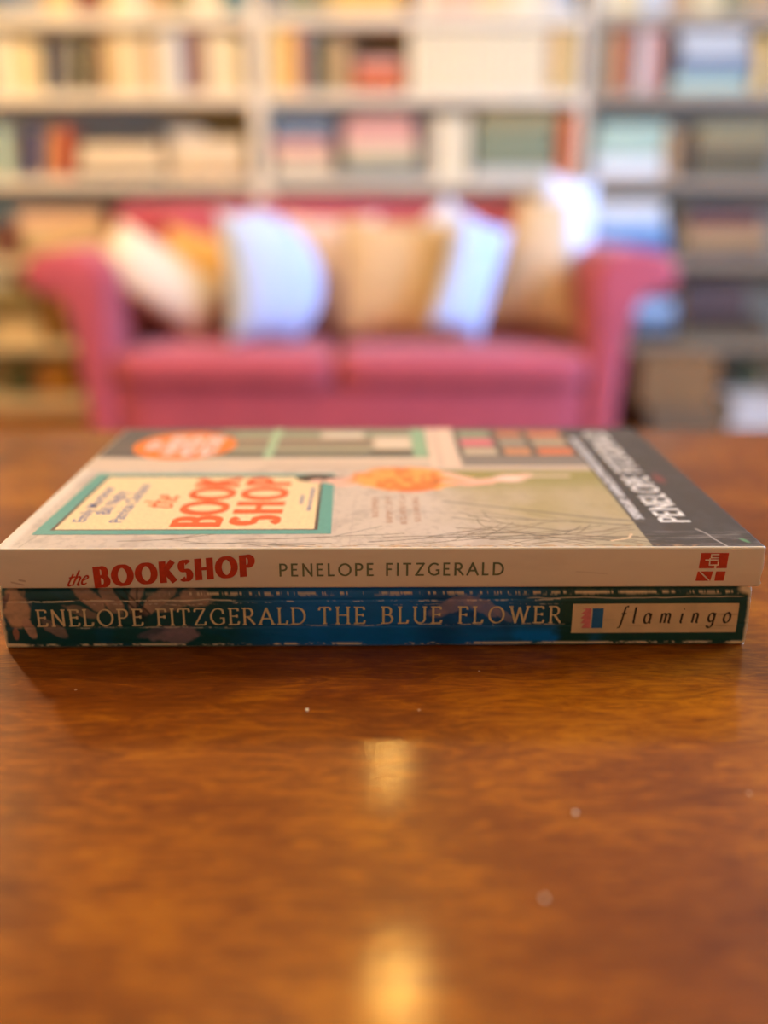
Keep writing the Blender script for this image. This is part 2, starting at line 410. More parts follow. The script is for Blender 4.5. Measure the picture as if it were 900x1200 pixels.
# ================================================================ TABLE
def veneer():
    m = bpy.data.materials.new('polished_veneer'); m.use_nodes = True; nt = m.node_tree; N = nt.nodes; L = nt.links; b = N['Principled BSDF']
    tc = N.new('ShaderNodeTexCoord')
    def mapping(sc, rot=0):
        q = N.new('ShaderNodeMapping'); q.inputs['Scale'].default_value = sc; q.inputs['Rotation'].default_value = (0, 0, rot); L.new(tc.outputs['Object'], q.inputs[0]); return q
    def noise(v, s, d, dist=0, rough=.5):
        n = N.new('ShaderNodeTexNoise'); n.inputs['Scale'].default_value = s; n.inputs['Detail'].default_value = d; n.inputs['Distortion'].default_value = dist; n.inputs['Roughness'].default_value = rough
        L.new(v.outputs[0], n.inputs['Vector']); return n
    big = noise(mapping((5, 9, 1), .15), 1.7, 5, 1.6, .55)         # swirling figure
    mid = noise(mapping((18, 70, 1), -.25), 2.2, 7, 2.6, .68)       # flame
    fine = noise(mapping((60, 420, 1), -.06), 2.0, 4, .8, .65)      # grain lines
    r1 = N.new('ShaderNodeValToRGB'); e = r1.color_ramp.elements
    e[0].position = .34; e[0].color = srgb(80, 28, 0); e[1].position = .66; e[1].color = srgb(184, 108, 2)
    k = e.new(.5); k.color = srgb(126, 63, 1)
    def mth(op, a, bb):
        q = N.new('ShaderNodeMath'); q.operation = op
        for i, v in enumerate((a, bb)):
            if isinstance(v, (int, float)): q.inputs[i].default_value = v
            else: L.new(v, q.inputs[i])
        return q.outputs[0]
    s = mth('ADD', mth('MULTIPLY', big.outputs['Fac'], .40), mth('ADD', mth('MULTIPLY', mid.outputs['Fac'], .38), mth('MULTIPLY', fine.outputs['Fac'], .22)))
    L.new(s, r1.inputs[0])
    # dark figure spots (burr)
    sp = noise(mapping((24, 30, 1)), 1.3, 3, 1.0)
    r2 = N.new('ShaderNodeValToRGB'); r2.color_ramp.elements[0].position = .66; r2.color_ramp.elements[1].position = .76
    r2.color_ramp.elements[0].color = (0,0,0,1); r2.color_ramp.elements[1].color = (.45,.45,.45,1)
    L.new(sp.outputs['Fac'], r2.inputs[0])
    mx = N.new('ShaderNodeMixRGB'); L.new(r2.outputs[0], mx.inputs[0]); L.new(r1.outputs[0], mx.inputs[1]); mx.inputs[2].default_value = srgb(78, 34, 8)
    # pale dust specks
    vo = N.new('ShaderNodeTexVoronoi'); vo.inputs['Scale'].default_value = 120; L.new(mapping((1, 1, 1)).outputs[0], vo.inputs['Vector'])
    d1 = mth('LESS_THAN', vo.outputs['Distance'], .045)
    sel = N.new('ShaderNodeSeparateColor'); L.new(vo.outputs['Color'], sel.inputs[0])
    dd = mth('MULTIPLY', d1, mth('GREATER_THAN', sel.outputs[0], .86))
    mx2 = N.new('ShaderNodeMixRGB'); L.new(mth('MULTIPLY', dd, .6), mx2.inputs[0]); L.new(mx.outputs[0], mx2.inputs[1]); mx2.inputs[2].default_value = srgb(225, 200, 165)
    L.new(mx2.outputs[0], b.inputs['Base Color'])
    rr = N.new('ShaderNodeMapRange'); L.new(mid.outputs['Fac'], rr.inputs[0]); rr.inputs[3].default_value = .30; rr.inputs[4].default_value = .38
    L.new(rr.outputs[0], b.inputs['Roughness'])
    b.inputs['Specular IOR Level'].default_value = .12; b.inputs['Coat Weight'].default_value = .42; b.inputs['Coat Roughness'].default_value = .10; b.inputs['Coat IOR'].default_value = 1.5
    bp = N.new('ShaderNodeBump'); bp.inputs['Strength'].default_value = .035; bp.inputs['Distance'].default_value = .001
    hn = noise(mapping((260, 420, 1)), 2.0, 3)
    L.new(hn.outputs['Fac'], bp.inputs['Height']); L.new(bp.outputs[0], b.inputs['Normal']); L.new(bp.outputs[0], b.inputs['Coat Normal'])
    return m
M_table = veneer()
TB_Y = atz(450, 503, TABLE_Z).y           # far edge of the top
TX, TY0 = .68, -.46
table = empty('dining_table', (0, (TB_Y+TY0)/2, 0))
tyc = (TB_Y+TY0)/2
box('table_top', -TX, TX, TY0-tyc, TB_Y-tyc, TABLE_Z-.026, TABLE_Z, M_table, table, .004, 3)
hy = (TB_Y-TY0)/2
for (a, b, c, d) in ((-TX+.09, TX-.09, -hy+.06, -hy+.08), (-TX+.09, TX-.09, hy-.08, hy-.06), (-TX+.07, -TX+.09, -hy+.06, hy-.06), (TX-.09, TX-.07, -hy+.06, hy-.06)):
    box('apron', a, b, c, d, TABLE_Z-.115, TABLE_Z-.026, M_table, table, .002)
for sx in (-1, 1):
    for sy in (-1, 1):
        cx, cy = sx*(TX-.085), sy*(hy-.075)
        v, f = [], []
        for z, w in ((0, .017), (.35, .021), (TABLE_Z-.12, .028), (TABLE_Z-.026, .028)):
            v += [(cx-w, cy-w, z), (cx+w, cy-w, z), (cx+w, cy+w, z), (cx-w, cy+w, z)]
        for i in range(3):
            for k in range(4): f.append((i*4+k, i*4+(k+1) % 4, i*4+4+(k+1) % 4, i*4+4+k))
        f += [(3, 2, 1, 0), (12, 13, 14, 15)]
        mesh_obj('leg', v, f, M_table, table)
tag(table, 'polished orange brown veneered table carrying the two paperbacks', 'table')

# ================================================================ THE TWO PAPERBACKS
M_pages = bpy.data.materials.new('yellowed_pages'); M_pages.use_nodes = True
def _pages(m):
    nt = m.node_tree; b = nt.nodes['Principled BSDF']; tc = nt.nodes.new('ShaderNodeTexCoord')
    mp = nt.nodes.new('ShaderNodeMapping'); mp.inputs['Scale'].default_value = (4, 4, 5200)
    nz = nt.nodes.new('ShaderNodeTexNoise'); nz.inputs['Scale'].default_value = 1; nz.inputs['Detail'].default_value = 2
    rp = nt.nodes.new('ShaderNodeValToRGB'); rp.color_ramp.elements[0].color = srgb(170, 140, 100); rp.color_ramp.elements[1].color = srgb(225, 200, 160)
    nt.links.new(tc.outputs['Object'], mp.inputs[0]); nt.links.new(mp.outputs[0], nz.inputs['Vector']); nt.links.new(nz.outputs['Fac'], rp.inputs[0]); nt.links.new(rp.outputs[0], b.inputs['Base Color'])
    b.inputs['Roughness'].default_value = .8
_pages(M_pages)
def print_mat(name, rough, coat=0.0):
    m = bpy.data.materials.new(name); m.use_nodes = True; nt = m.node_tree; b = nt.nodes['Principled BSDF']
    at_ = nt.nodes.new('ShaderNodeAttribute'); at_.attribute_name = 'print'
    nt.links.new(at_.outputs['Color'], b.inputs['Base Color']); b.inputs['Roughness'].default_value = rough
    b.inputs['Specular IOR Level'].default_value = .35
    tc = nt.nodes.new('ShaderNodeTexCoord'); nz = nt.nodes.new('ShaderNodeTexNoise'); nz.inputs['Scale'].default_value = 900
    bp = nt.nodes.new('ShaderNodeBump'); bp.inputs['Strength'].default_value = .06; bp.inputs['Distance'].default_value = .0005
    nt.links.new(tc.outputs['Object'], nz.inputs['Vector']); nt.links.new(nz.outputs['Fac'], bp.inputs['Height']); nt.links.new(bp.outputs[0], b.inputs['Normal'])
    return m
def paperback_cover(name, W, D, T, r0, r1, bulge, dx, dcov, dspine, paintfn, dispfn, m, parent, endfn=None):
    """wrapped cover: front board, rounded hinge, spine, hinge, back board, with thickness; paintfn gives colours over the sheet"""
    c = .00038
    prof = []                                   # (y, z, region, s): region 0 front, 1 spine, 2 back
    n = max(2, int((D-r0)/dcov))
    for k in range(n): y = D-(D-r0)*k/n; prof.append((y, T, 0))
    na = 7
    for k in range(na+1):
        a = math.pi/2*k/na; prof.append((r0-r0*math.sin(a), T-r0+r0*math.cos(a), 1))
    ns = max(4, int((T-r0-r1)/dspine))
    for k in range(1, ns):
        q = k/ns; z = T-r0-(T-r0-r1)*q; prof.append((-bulge*4*q*(1-q), z, 1))
    for k in range(na+1):
        a = math.pi/2*k/na; prof.append((r1-r1*math.cos(a), r1-r1*math.sin(a), 1))
    nb_ = max(2, int((D-r1)/.004))
    for k in range(1, nb_+1): prof.append((r1+(D-r1)*k/nb_, 0, 2))
    prof = np.array(prof); Pn = len(prof)
    nx = int(W/dx)+1; xs = np.linspace(-W/2, W/2, nx)
    U = np.tile((xs+W/2)*1000, (Pn, 1)); Yp = np.tile(prof[:, 0:1], (1, nx)); Zp = np.tile(prof[:, 1:2], (1, nx)); RG = np.tile(prof[:, 2:3], (1, nx))
    C = paintfn(U, Yp*1000, Zp*1000, RG)
    off = dispfn(U, Yp*1000, Zp*1000, RG)*.001 if dispfn else 0*U
    ty = np.gradient(prof[:, 0]); tz = np.gradient(prof[:, 1]); ln = np.hypot(ty, tz)+1e-12
    ny, nz_ = (tz/ln), (-ty/ln)                 # outward normal of the wrap
    # outward: front board must point up
    if nz_[0] < 0: ny, nz_ = -ny, -nz_
    Xo = np.tile(xs, (Pn, 1)).copy()
    if endfn is not None: Xo[:, 0] += endfn(Zp[:, 0]*1000, Yp[:, 0]*1000, 0); Xo[:, -1] -= endfn(Zp[:, -1]*1000, Yp[:, -1]*1000, 1)
    V = np.stack([Xo, Yp+ny[:, None]*off, Zp+nz_[:, None]*off], -1).reshape(-1, 3)
    i = np.arange(Pn-1)[:, None]*nx + np.arange(nx-1)[None, :]
    F = np.stack([i, i+1, i+nx+1, i+nx], -1).reshape(-1, 4)
    # inner face (coarse) and the cut edges of the card
    inn = prof[:, :2] - np.stack([ny, nz_], 1)*c
    base = len(V); Vi = []
    for x in (Xo[:, 0], Xo[:, -1]):
        Vi.append(np.stack([x, inn[:, 0], inn[:, 1]], 1))
    V = np.concatenate([V]+Vi)
    j = np.arange(Pn-1)
    F2 = np.stack([base+j, base+j+1, base+Pn+j+1, base+Pn+j], -1)
    F3 = np.stack([j*nx, (j+1)*nx, base+j+1, base+j], -1)
    F4 = np.stack([j*nx+nx-1, base+Pn+j, base+Pn+j+1, (j+1)*nx+nx-1], -1)
    F5 = np.array([[0, nx-1, base+Pn, base], [(Pn-1)*nx, base+Pn-1, base+2*Pn-1, (Pn-1)*nx+nx-1]])
    F = np.concatenate([F, F2, F3, F4, F5])
    me = bpy.data.meshes.new(name); me.from_pydata(V.tolist(), [], F.tolist()); me.update()
    ca = me.color_attributes.new('print', 'FLOAT_COLOR', 'POINT')
    Cc = np.ones((len(V), 4)); Cc[:base, :3] = C.reshape(-1, 3); Cc[base:, :3] = lin((226, 210, 182))
    ca.data.foreach_set('color', Cc.ravel())
    me.materials.append(m)
    me.polygons.foreach_set('use_smooth', [True]*len(me.polygons))
    return link(bpy.data.objects.new(name, me), parent)

YAW = .0068
BK_Y = .2150; BK_X = -.0003
T_TOP, T_BOT = .0112, .0183
WT, DT = .1985, .129
WB, DB = .1996, .1285

# ---- the upper, white-spined book -------------------------------------------
top = empty('paperback_book', (BK_X-.0004, BK_Y, TABLE_Z+T_BOT), YAW)
INKGREY = (70, 63, 58)
def paint_top(U, Y, Z, RG):
    V = np.where(RG == 0, Y, 0.0)
    p = Paint(U, V, (233, 222, 206)); p.mix((RG == 0)*1.0, (208, 192, 174))
    front = (RG == 0).astype(float)
    # washed plaster and floor of the cover photograph
    n1 = fbm(U/16, V/22, 3); n2 = fbm(U/5, V/7, 9)
    p.mix(front*sstep(.35, .75, n1)*.5, (196, 182, 168)); p.mix(front*sstep(.48, .75, n2)*.5, (172, 156, 144)); p.mix(front*sstep(.55, .7, fbm(U/1.4, V/1.8, 13))*.25, (150, 134, 122))
    p.mix(front*p.rect(0, 3.2, 0, 130, 1.2)*.5, (244, 234, 216))
    # pale wall, olive grass on the right
    ol = sstep(112, 152, U+(V-30)*.4+(n1-.5)*26)*(1-sstep(69, 73, V))
    p.mix(front*ol*(.55+.5*n1), (168, 152, 98)); p.mix(front*ol*sstep(44, 64, V)*.7, (142, 134, 52))
    p.mix(front*ol*(1-sstep(6, 30, V))*.3, (170, 160, 150))
    # band of sill above the sign, dark slate shop front on the far left
    p.mix(front*p.rect(-2, 172, 72, 87, 1), (214, 192, 168)); p.mix(front*p.rect(60, 172, 70, 80, 2)*.45, (190, 170, 150))
    p.mix(front*p.rect(-2, 60, 87, 130, 1), (84, 82, 84)); p.mix(front*p.rect(4, 60, 92, 126, 3)*sstep(.4,.7,n2)*.6, (110, 102, 96))
    # shop window with mint glazing bars and shelves of books
    p.mix(front*p.rect(38, 118, 87, 130, 1), (122, 122, 104))
    for (v0, v1, col) in ((89, 93, (92, 92, 80)), (96, 101, (176, 166, 136)), (106, 110, (158, 112, 84)), (112, 116, (176, 168, 140)), (119, 125, (142, 150, 122))):
        p.mix(front*p.rect(44, 118, v0, v1, 1)*.85, col)
    p.mix(front*p.rect(77, 93, 113, 123, 1.5)*.9, (214, 200, 178)); p.mix(front*p.rect(97, 111, 98, 116, 1.5)*.9, (226, 206, 178)); p.mix(front*p.rect(96, 112, 92, 97, 1), (74, 66, 56))
    p.mix(front*p.rect(58.2, 61.4, 86, 130, .4), (160, 190, 150)); p.mix(front*p.rect(111, 116, 87, 130, .6), (140, 178, 140))
    p.mix(front*p.rect(116.5, 127, 74, 130, .6), (226, 198, 172)); p.mix(front*p.rect(119, 121, 76, 130, .6)*.4, (190, 160, 140))
    p.mix(front*p.rect(127, 170, 87, 130, .8), (92, 84, 74)); p.mix(front*p.rect(127, 170, 76, 87, 1.2), (132, 122, 112))
    for a, b_, cols in ((129, 141, ((196, 178, 150), (228, 120, 128), (150, 160, 130))), (143.5, 153, ((206, 140, 96), (160, 150, 130), (190, 116, 84))), (155.5, 168, ((216, 120, 76), (180, 160, 130), (206, 120, 84)))):
        for q, c in enumerate(cols): p.mix(front*p.rect(a, b_, 90+q*12.5, 99+q*12.5, .7), c)
    # dark strip with the author's name
    p.mix(front*p.rect(169.6, 200, -1, 131, .25), INKGREY); p.mix(front*p.rect(169.6, 200, -1, 131, .25)*sstep(.45, .8, n2)*.25, (98, 96, 100))
    # reclining figure in an orange dress
    p.mix(front*p.ell(80, 59.5, 8, 4.6, 10, .35, .1, 4), (58, 46, 42)); p.mix(front*p.ell(87.5, 57.5, 4.6, 4.4, 0, .4), (242, 186, 160)); p.mix(front*p.ell(92, 60, 5, 3.6, 0, .4), (240, 172, 138))
    p.mix(front*p.ell(107, 61, 16.5, 13, -4, .12, .12, 6), (250, 166, 84))
    p.mix(front*p.ell(107, 61, 16.5, 13, -4, .12, .12, 6)*sstep(.42, .66, fbm(U/3, V/5, 21))*.8, (222, 112, 40)); p.mix(front*p.ell(115, 60, 2.6, 5, 20, .3)*(1-p.ell(115, 60, 1.6, 3.6, 20, .3))*.6, (150, 74, 30))
    p.mix(front*p.ell(110, 50, 5.5, 3, 10, .5)*.7, (232, 110, 40))
    p.mix(front*p.line([(121, 66), (130, 58), (140, 61), (147, 64.5)], 4.2, .5), (244, 188, 162)); p.mix(front*p.line([(120, 58), (127, 55), (134, 57)], 3.4, .5), (238, 176, 150))
    p.mix(front*p.ell(141, 61.5, 4.5, 4, 0, .5), (248, 206, 186)); p.mix(front*p.line([(147, 64), (160, 64)], 2.2, .6)*.8, (226, 200, 180))
    # faint printed caption lines running away from the spine
    for q, u in enumerate((97.6, 101.6, 105.6, 109.6)):
        a, b_ = ((24, 42), (19, 43), (18, 44), (20, 43))[q]
        wob = (fbm(U*1.6, V*1.1+q*9, 31) > .40)
        p.mix(front*p.rect(u-.9, u+.9, a, b_, .3)*wob*.75, (176, 136, 112))
    for u, a, b_ in ((77.0, 40, 46), (79.6, 32, 52), (78.4, 44, 54)):
        p.mix(front*p.rect(u-.7, u+.7, a, b_, .3)*(fbm(U*1.5, V*1.2, 35) > .42)*.0, (120, 130, 170))
    # small line of type on the dark strip
    p.mix(front*p.rect(170.6, 173.4, 22, 114, .3)*(fbm(U*.9, V*.75, 41) > .36)*.85, (206, 206, 208))
    p.mix(front*p.ell(189, 61, 1.6, 5, 0, .5)*.5, (160, 70, 60))
    # branches and twigs near the spine
    tw = random.Random(5)
    def twig(u, v, ang, L, w, depth):
        pts = [(u, v)]
        for k in range(7):
            ang += tw.uniform(-.16, .16); u += math.cos(ang)*L/7; v += math.sin(ang)*L/7*.6; pts.append((u, max(.5, v)))
        p.mix(front*p.line(pts, w, .6)*.75, tw.choice(((92, 76, 60), (112, 92, 72), (76, 66, 58))))
        if depth:
            for q in pts[2:6:1]:
                if tw.random() < .75: twig(q[0], q[1], ang+tw.choice((-1, 1))*tw.uniform(.3, .8), L*.42, w*.65, depth-1)
    for (u, v, a, L) in ((30, 5.5, .05, 30), (48, 3.5, .2, 34), (140, 8, .5, 30), (100, 8, .2, 40), (155, 4, 2.6, 40), (120, 12, -.1, 44), (62, 6.5, .10, 44), (96, 4.5, .12, 52), (128, 6, .25, 40), (150, 12, 2.7, 36), (168, 17, 3.0, 46), (110, 3, .5, 30), (136, 2.5, .35, 36), (70, 2.4, -.02, 40)):
        twig(u, v, a, L, .55, 1)
    p.mix(front*p.line([(118, 38), (138, 31), (160, 23), (172, 20)], 1.3, .9)*.6, (112, 100, 88)); p.mix(front*p.line([(104, 30), (130, 26), (150, 19)], .6, .9)*.4, (140, 126, 116))
    # leaf litter along the fold
    lit = front*(1-sstep(1.2, 3.4, V))*sstep(50, 85, U)*(1-sstep(176, 188, U))*sstep(.42, .66, fbm(U/1.6, V/.8, 51))
    p.mix(lit*.8, (186, 142, 92)); p.mix(front*(1-sstep(.6, 2.2, V))*sstep(88, 112, U)*sstep(.5, .7, fbm(U/1.3, V/.6, 57))*.8, (92, 78, 70))
    # cracks and rubbed folds
    p.mix(front*p.line([(189, .5), (187.4, 6), (186.8, 10), (185, 14)], .45, .6)*.8, (210, 200, 190)); p.mix(front*p.line([(160, 5), (165, 7), (166.5, 10)], .7, .6), (226, 196, 156))
    p.mix(front*p.line([(5.5, .3), (7.3, 10)], .35, .7)*.5, (160, 140, 120)); p.mix(front*p.line([(91, 2), (91.6, 44)], .3, .7)*.35, (170, 150, 140))
    p.mix(front*p.ell(195, 5, .7, 1.8, 20, .4)*.8, (100, 160, 110))
    p.mix(front*p.rect(169.6, 200, 0, 12, 1.5)*sstep(.55, .72, fbm(U/8, V/.7, 61))*.5, (150, 142, 138))
    # bright highlight along the fold, painted into the print colour
    fold = np.exp(-((Y-0.4)**2+(Z-T_TOP*1000+.4)**2)/.10)
    p.mix(np.where(RG < 2, fold, 0)*.9, (250, 242, 228))
    # spine: cream white with a little grime
    sp = (RG == 1).astype(float)
    p.mix(sp*sstep(.5, .85, fbm(U/14, Z/3, 71))*.16, (200, 186, 170)); p.mix(sp*p_line(U, Z, [(3, 2.0), (6, 1.2)], .4)*.5, (150, 120, 100)); p.mix(sp*p_line(U, Z, [(5.2, 2.6), (6.6, 2.3)], .5)*.5, (140, 110, 96))
    p.mix(sp*p_line(U, Z, [(150, 4.6), (158, 4.0)], .4)*.4, (200, 184, 170))
    p.mix(np.exp(-((U-WT*1000)/.35)**2)*sp, (250, 248, 240)); p.mix(np.exp(-(U/.3)**2)*front, (250, 240, 224))
    return p.C
def p_line(U, V, pts, w): return Paint.line(type('q', (), dict(U=U, V=V))(), pts, w, .6)
def disp_top(U, Y, Z, RG):
    d = (fbm(U/30, Y/30, 81)-.5)*.05*(RG == 0)*np.clip(Y/8, 0, 1)
    d = d - .06*np.exp(-((Y-6.5)/.5)**2)*(RG == 0)*(.4+.6*fbm(U/10, Y*0, 83))     # reading crease along the hinge
    return d
def end_top(Z, Y, side):
    w = np.zeros_like(Z)
    if side == 1: w = np.where(Y < 1.2, .0009*np.clip((5.0-Z)/5.0, -.1, 1)*.6 - .0006*np.exp(-((Z-1.1)/.7)**2), 0)
    return w + (nrg.random(len(Z))-.5)*.00012
M_print1 = print_mat('printed_card_matt', .42)
top_cover = paperback_cover('cover', WT, DT, T_TOP, .0006, .0007, .00025, .0003, .00035, .00022, paint_top, disp_top, M_print1, top, end_top)
box('page_block', -WT/2+.0006, WT/2-.0006, .0012, DT-.0012, .0005, T_TOP-.0005, M_pages, top)

e = .00006
def on_cover(u0, v0, h, ang=90):        # letters stand with their heads to the left and read away from the spine
    return lambda x, y: ((u0 - y*h)*.001 - WT/2, (v0 + x*h)*.001, T_TOP + e + .00002)
RED = ink('red', (196, 62, 34)); GREEN = ink('green', (112, 120, 92)); BLUEI = ink('blue', (84, 100, 156)); WHITEI = ink('white', (236, 232, 226)); ORANGE = ink('orange', (240, 122, 40)); ORED = ink('orange_red', (226, 92, 40))
# hanging shop sign
def flat_poly(name, pts, m, parent, z=T_TOP+e*.5):
    return mesh_obj(name, [(u*.001-WT/2, v*.001, z) for u, v in pts], [tuple(range(len(pts)))], m, parent)
def ring_poly(name, o, i, m, parent, z):
    v = [(u*.001-WT/2, w*.001, z) for u, w in list(o)+list(i)]; n = len(o)
    return mesh_obj(name, v, [(k, (k+1) % n, (k+1) % n+n, k+n) for k in range(n)], m, parent)
so = [(5.6, 10.4), (85.8, 10.6), (84.2, 66.8), (7.0, 67.2)]; si = [(9.4, 13.6), (82.0, 13.6), (80.6, 64.2), (10.8, 64.4)]; sd = [(10.4, 14.3), (81.0, 14.3), (79.8, 63.4), (11.6, 63.6)]
ring_poly('printed_sign_frame', so, si, ink('teal', (86, 158, 146)), top_cover, T_TOP+e)
ring_poly('printed_sign_bevel', si, sd, ink('brown', (86, 62, 58)), top_cover, T_TOP+e)
flat_poly('printed_sign_panel', sd, ink('sign_cream', (240, 210, 160)), top_cover, T_TOP+e)
# head and hand lie over the corner of the sign
def disc(name, cu, cv, ru, rv, m, parent, z, n=28, ang=0):
    a = math.radians(ang)
    pts = []
    for k in range(n):
        q = 2*math.pi*k/n; x, y = ru*math.cos(q), rv*math.sin(q); pts.append((cu+x*math.cos(a)-y*math.sin(a), cv+x*math.sin(a)+y*math.cos(a)))
    return flat_poly(name, pts, m, parent, z)
disc('printed_hair', 78.5, 62.0, 6.5, 4.2, ink('hair', (70, 54, 48)), top_cover, T_TOP+e*1.6); disc('printed_hand', 84.5, 58.6, 3.2, 3.0, ink('skin', (240, 184, 160)), top_cover, T_TOP+e*1.7); disc('printed_cheek', 79.0, 58.4, 2.4, 2.2, ink('skin', (240, 184, 160)), top_cover, T_TOP+e*1.7)
V, F = letter_polys('BOOK', .27, .13, 0, 0, .80, width=43.5/14.0)
lettering('sign_lettering', V, F, on_cover(55.0, 17.5, 14.0), ORED, top_cover)
V, F = letter_polys('SHOP', .27, .13, 0, 0, .80, width=42.0/14.0)
lettering('sign_lettering', V, F, on_cover(71.0, 18.5, 14.2), ORED, top_cover)
V, F = letter_polys('the', .13, .09, 20, -1, 1.1, spacing=.04, slant=.25)
lettering('sign_lettering', V, F, on_cover(38.2, 31.5, 9.2), ORED, top_cover)
def small_text(s, u, v, length, m, name):
    V, F, w = font_polys(s); k = length/w
    lettering(name, V, F, lambda x, y: ((u-y*k)*.001-WT/2, (v+x*k)*.001, T_TOP+e+.00002), m, top_cover)
small_text('Emily Mortimer', 16.6, 20.5, 32, BLUEI, 'sign_lettering'); small_text('Bill Nighy', 21.6, 27, 21, BLUEI, 'sign_lettering'); small_text('Patricia Clarkson', 27.0, 20, 35, BLUEI, 'sign_lettering')
for u, a, b_ in ((76.2, 36, 44), (78.9, 30, 50)):          # type too small to read
    v, f = [], []; q = a; rr_ = random.Random(int(u))
    while q < b_:
        w = rr_.uniform(.7, 1.5); k = len(v); v += [((u-1.1)*.001-WT/2, q*.001, T_TOP+e+.00002), ((u)*.001-WT/2, q*.001, T_TOP+e+.00002), ((u)*.001-WT/2, (q+w)*.001, T_TOP+e+.00002), ((u-1.1)*.001-WT/2, (q+w)*.001, T_TOP+e+.00002)]; f.append((k, k+1, k+2, k+3)); q += w+rr_.uniform(.5, .9)
    mesh_obj('sign_lettering', v, f, BLUEI, top_cover)
# round orange sticker
disc('sticker', 28.0, 103.3, 18.6, 19.2, ORANGE, top_cover, T_TOP+e, 48)
for s, u, a, L in (('NOW', 19.5, 97, 13), ('A MAJOR', 26.5, 89, 28), ('MOTION', 33.5, 89, 27), ('PICTURE', 40.5, 90, 26)):
    V, F, w = font_polys(s, .03); kx = L/w; ky = 5.6/.73
    lettering('sticker_lettering', V, F, (lambda kx, ky, u, a: lambda x, y: ((u-y*ky)*.001-WT/2, (a+x*kx)*.001, T_TOP+e*1.6))(kx, ky, u, a), WHITEI, top_cover)
V, F = letter_polys('PENELOPE FITZGERALD', .17, .15, 0, 0, .82, width=102/8.6)
lettering('author_lettering', V, F, on_cover(185.6, 19.5, 8.6), WHITEI, top_cover)
# spine of the upper book: (u mm from left, z mm down from the top face)
def on_spine(u0, h0, hgt, du=1.0, tilt=0.0):
    def fn(x, y):
        u = u0 + x*hgt*du + 0*y; z = h0 + y*hgt + tilt*x*hgt*du
        q = min(1, max(0, (-z*.001-.0006)/(T_TOP-.0013)))
        return (u*.001-WT/2, -.00025*4*q*(1-q)-e, T_TOP+z*.001)
    return fn
V, F = letter_polys('BOOKSHOP', .30, .14, 0, 0, .80, width=40.6/6.05)
lettering('title_lettering', V, F, on_spine(25.2, -10.9, 6.05, 1, 3.3/40.6), RED, top_cover)
V, F = letter_polys('the', .13, .08, 30, -1, 1.0, spacing=.02, slant=.45)
lettering('title_lettering', V, F, on_spine(17.0, -10.5, 4.2, 1.1, .12), RED, top_cover)
V, F = letter_polys('PENELOPE FITZGERALD', .145, .13, 0, 0, .94, width=58.0/3.65)
lettering('author_lettering', V, F, on_spine(72.9, -7.75, 3.65, 1, .004), GREEN, top_cover)
def spine_poly(name, polys, m, parent=top_cover, off=e):
    v, f = [], []
    for P in polys:
        b0 = len(v); v += [on_spine(u, z, 1)(0, 0) for u, z in P]; f.append(tuple(range(b0, b0+len(P))))
    v = [(a, b-(off-e), c) for a, b, c in v]
    return mesh_obj(name, v, f, m, parent)
spine_poly('publisher_mark', [[(182.0, -1.5), (189.2, -1.5), (189.0, -5.7), (181.7, -5.7)], [(181.6, -6.6), (185.6, -6.6), (185.2, -9.3), (181.3, -9.3)], [(186.4, -6.6), (188.9, -6.6), (188.7, -9.3), (186.2, -9.3)]], RED)
def seg(p, q, w):
    dx, dz = q[0]-p[0], q[1]-p[1]; L = math.hypot(dx, dz); n = (-dz/L*w/2, dx/L*w/2)
    return [(p[0]+n[0], p[1]+n[1]), (q[0]+n[0], q[1]+n[1]), (q[0]-n[0], q[1]-n[1]), (p[0]-n[0], p[1]-n[1])]
CREAM = ink('spine_cream', (233, 222, 206))
spine_poly('publisher_mark', [seg((182.2, -6.7), (184.9, -9.2), .35),      # stroke of the 4
    seg((186.0, -4.6), (186.0, -9.3), .5),
    seg((183.2, -3.4), (186.7, -3.4), .36), seg((184.4, -2.9), (184.4, -4.9), .34), seg((184.4, -4.8), (186.7, -4.8), .34), seg((186.6, -3.9), (186.6, -4.9), .34),
    seg((184.6, -2.8), (186.7, -2.8), .3), seg((184.6, -1.9), (186.7, -1.9), .34), seg((184.7, -1.8), (184.7, -2.9), .34)], CREAM, top_cover, e*1.7)
tag(top, 'white-spined paperback with red title lying on top of the blue paperback', 'book', 'two paperbacks stacked on the table')

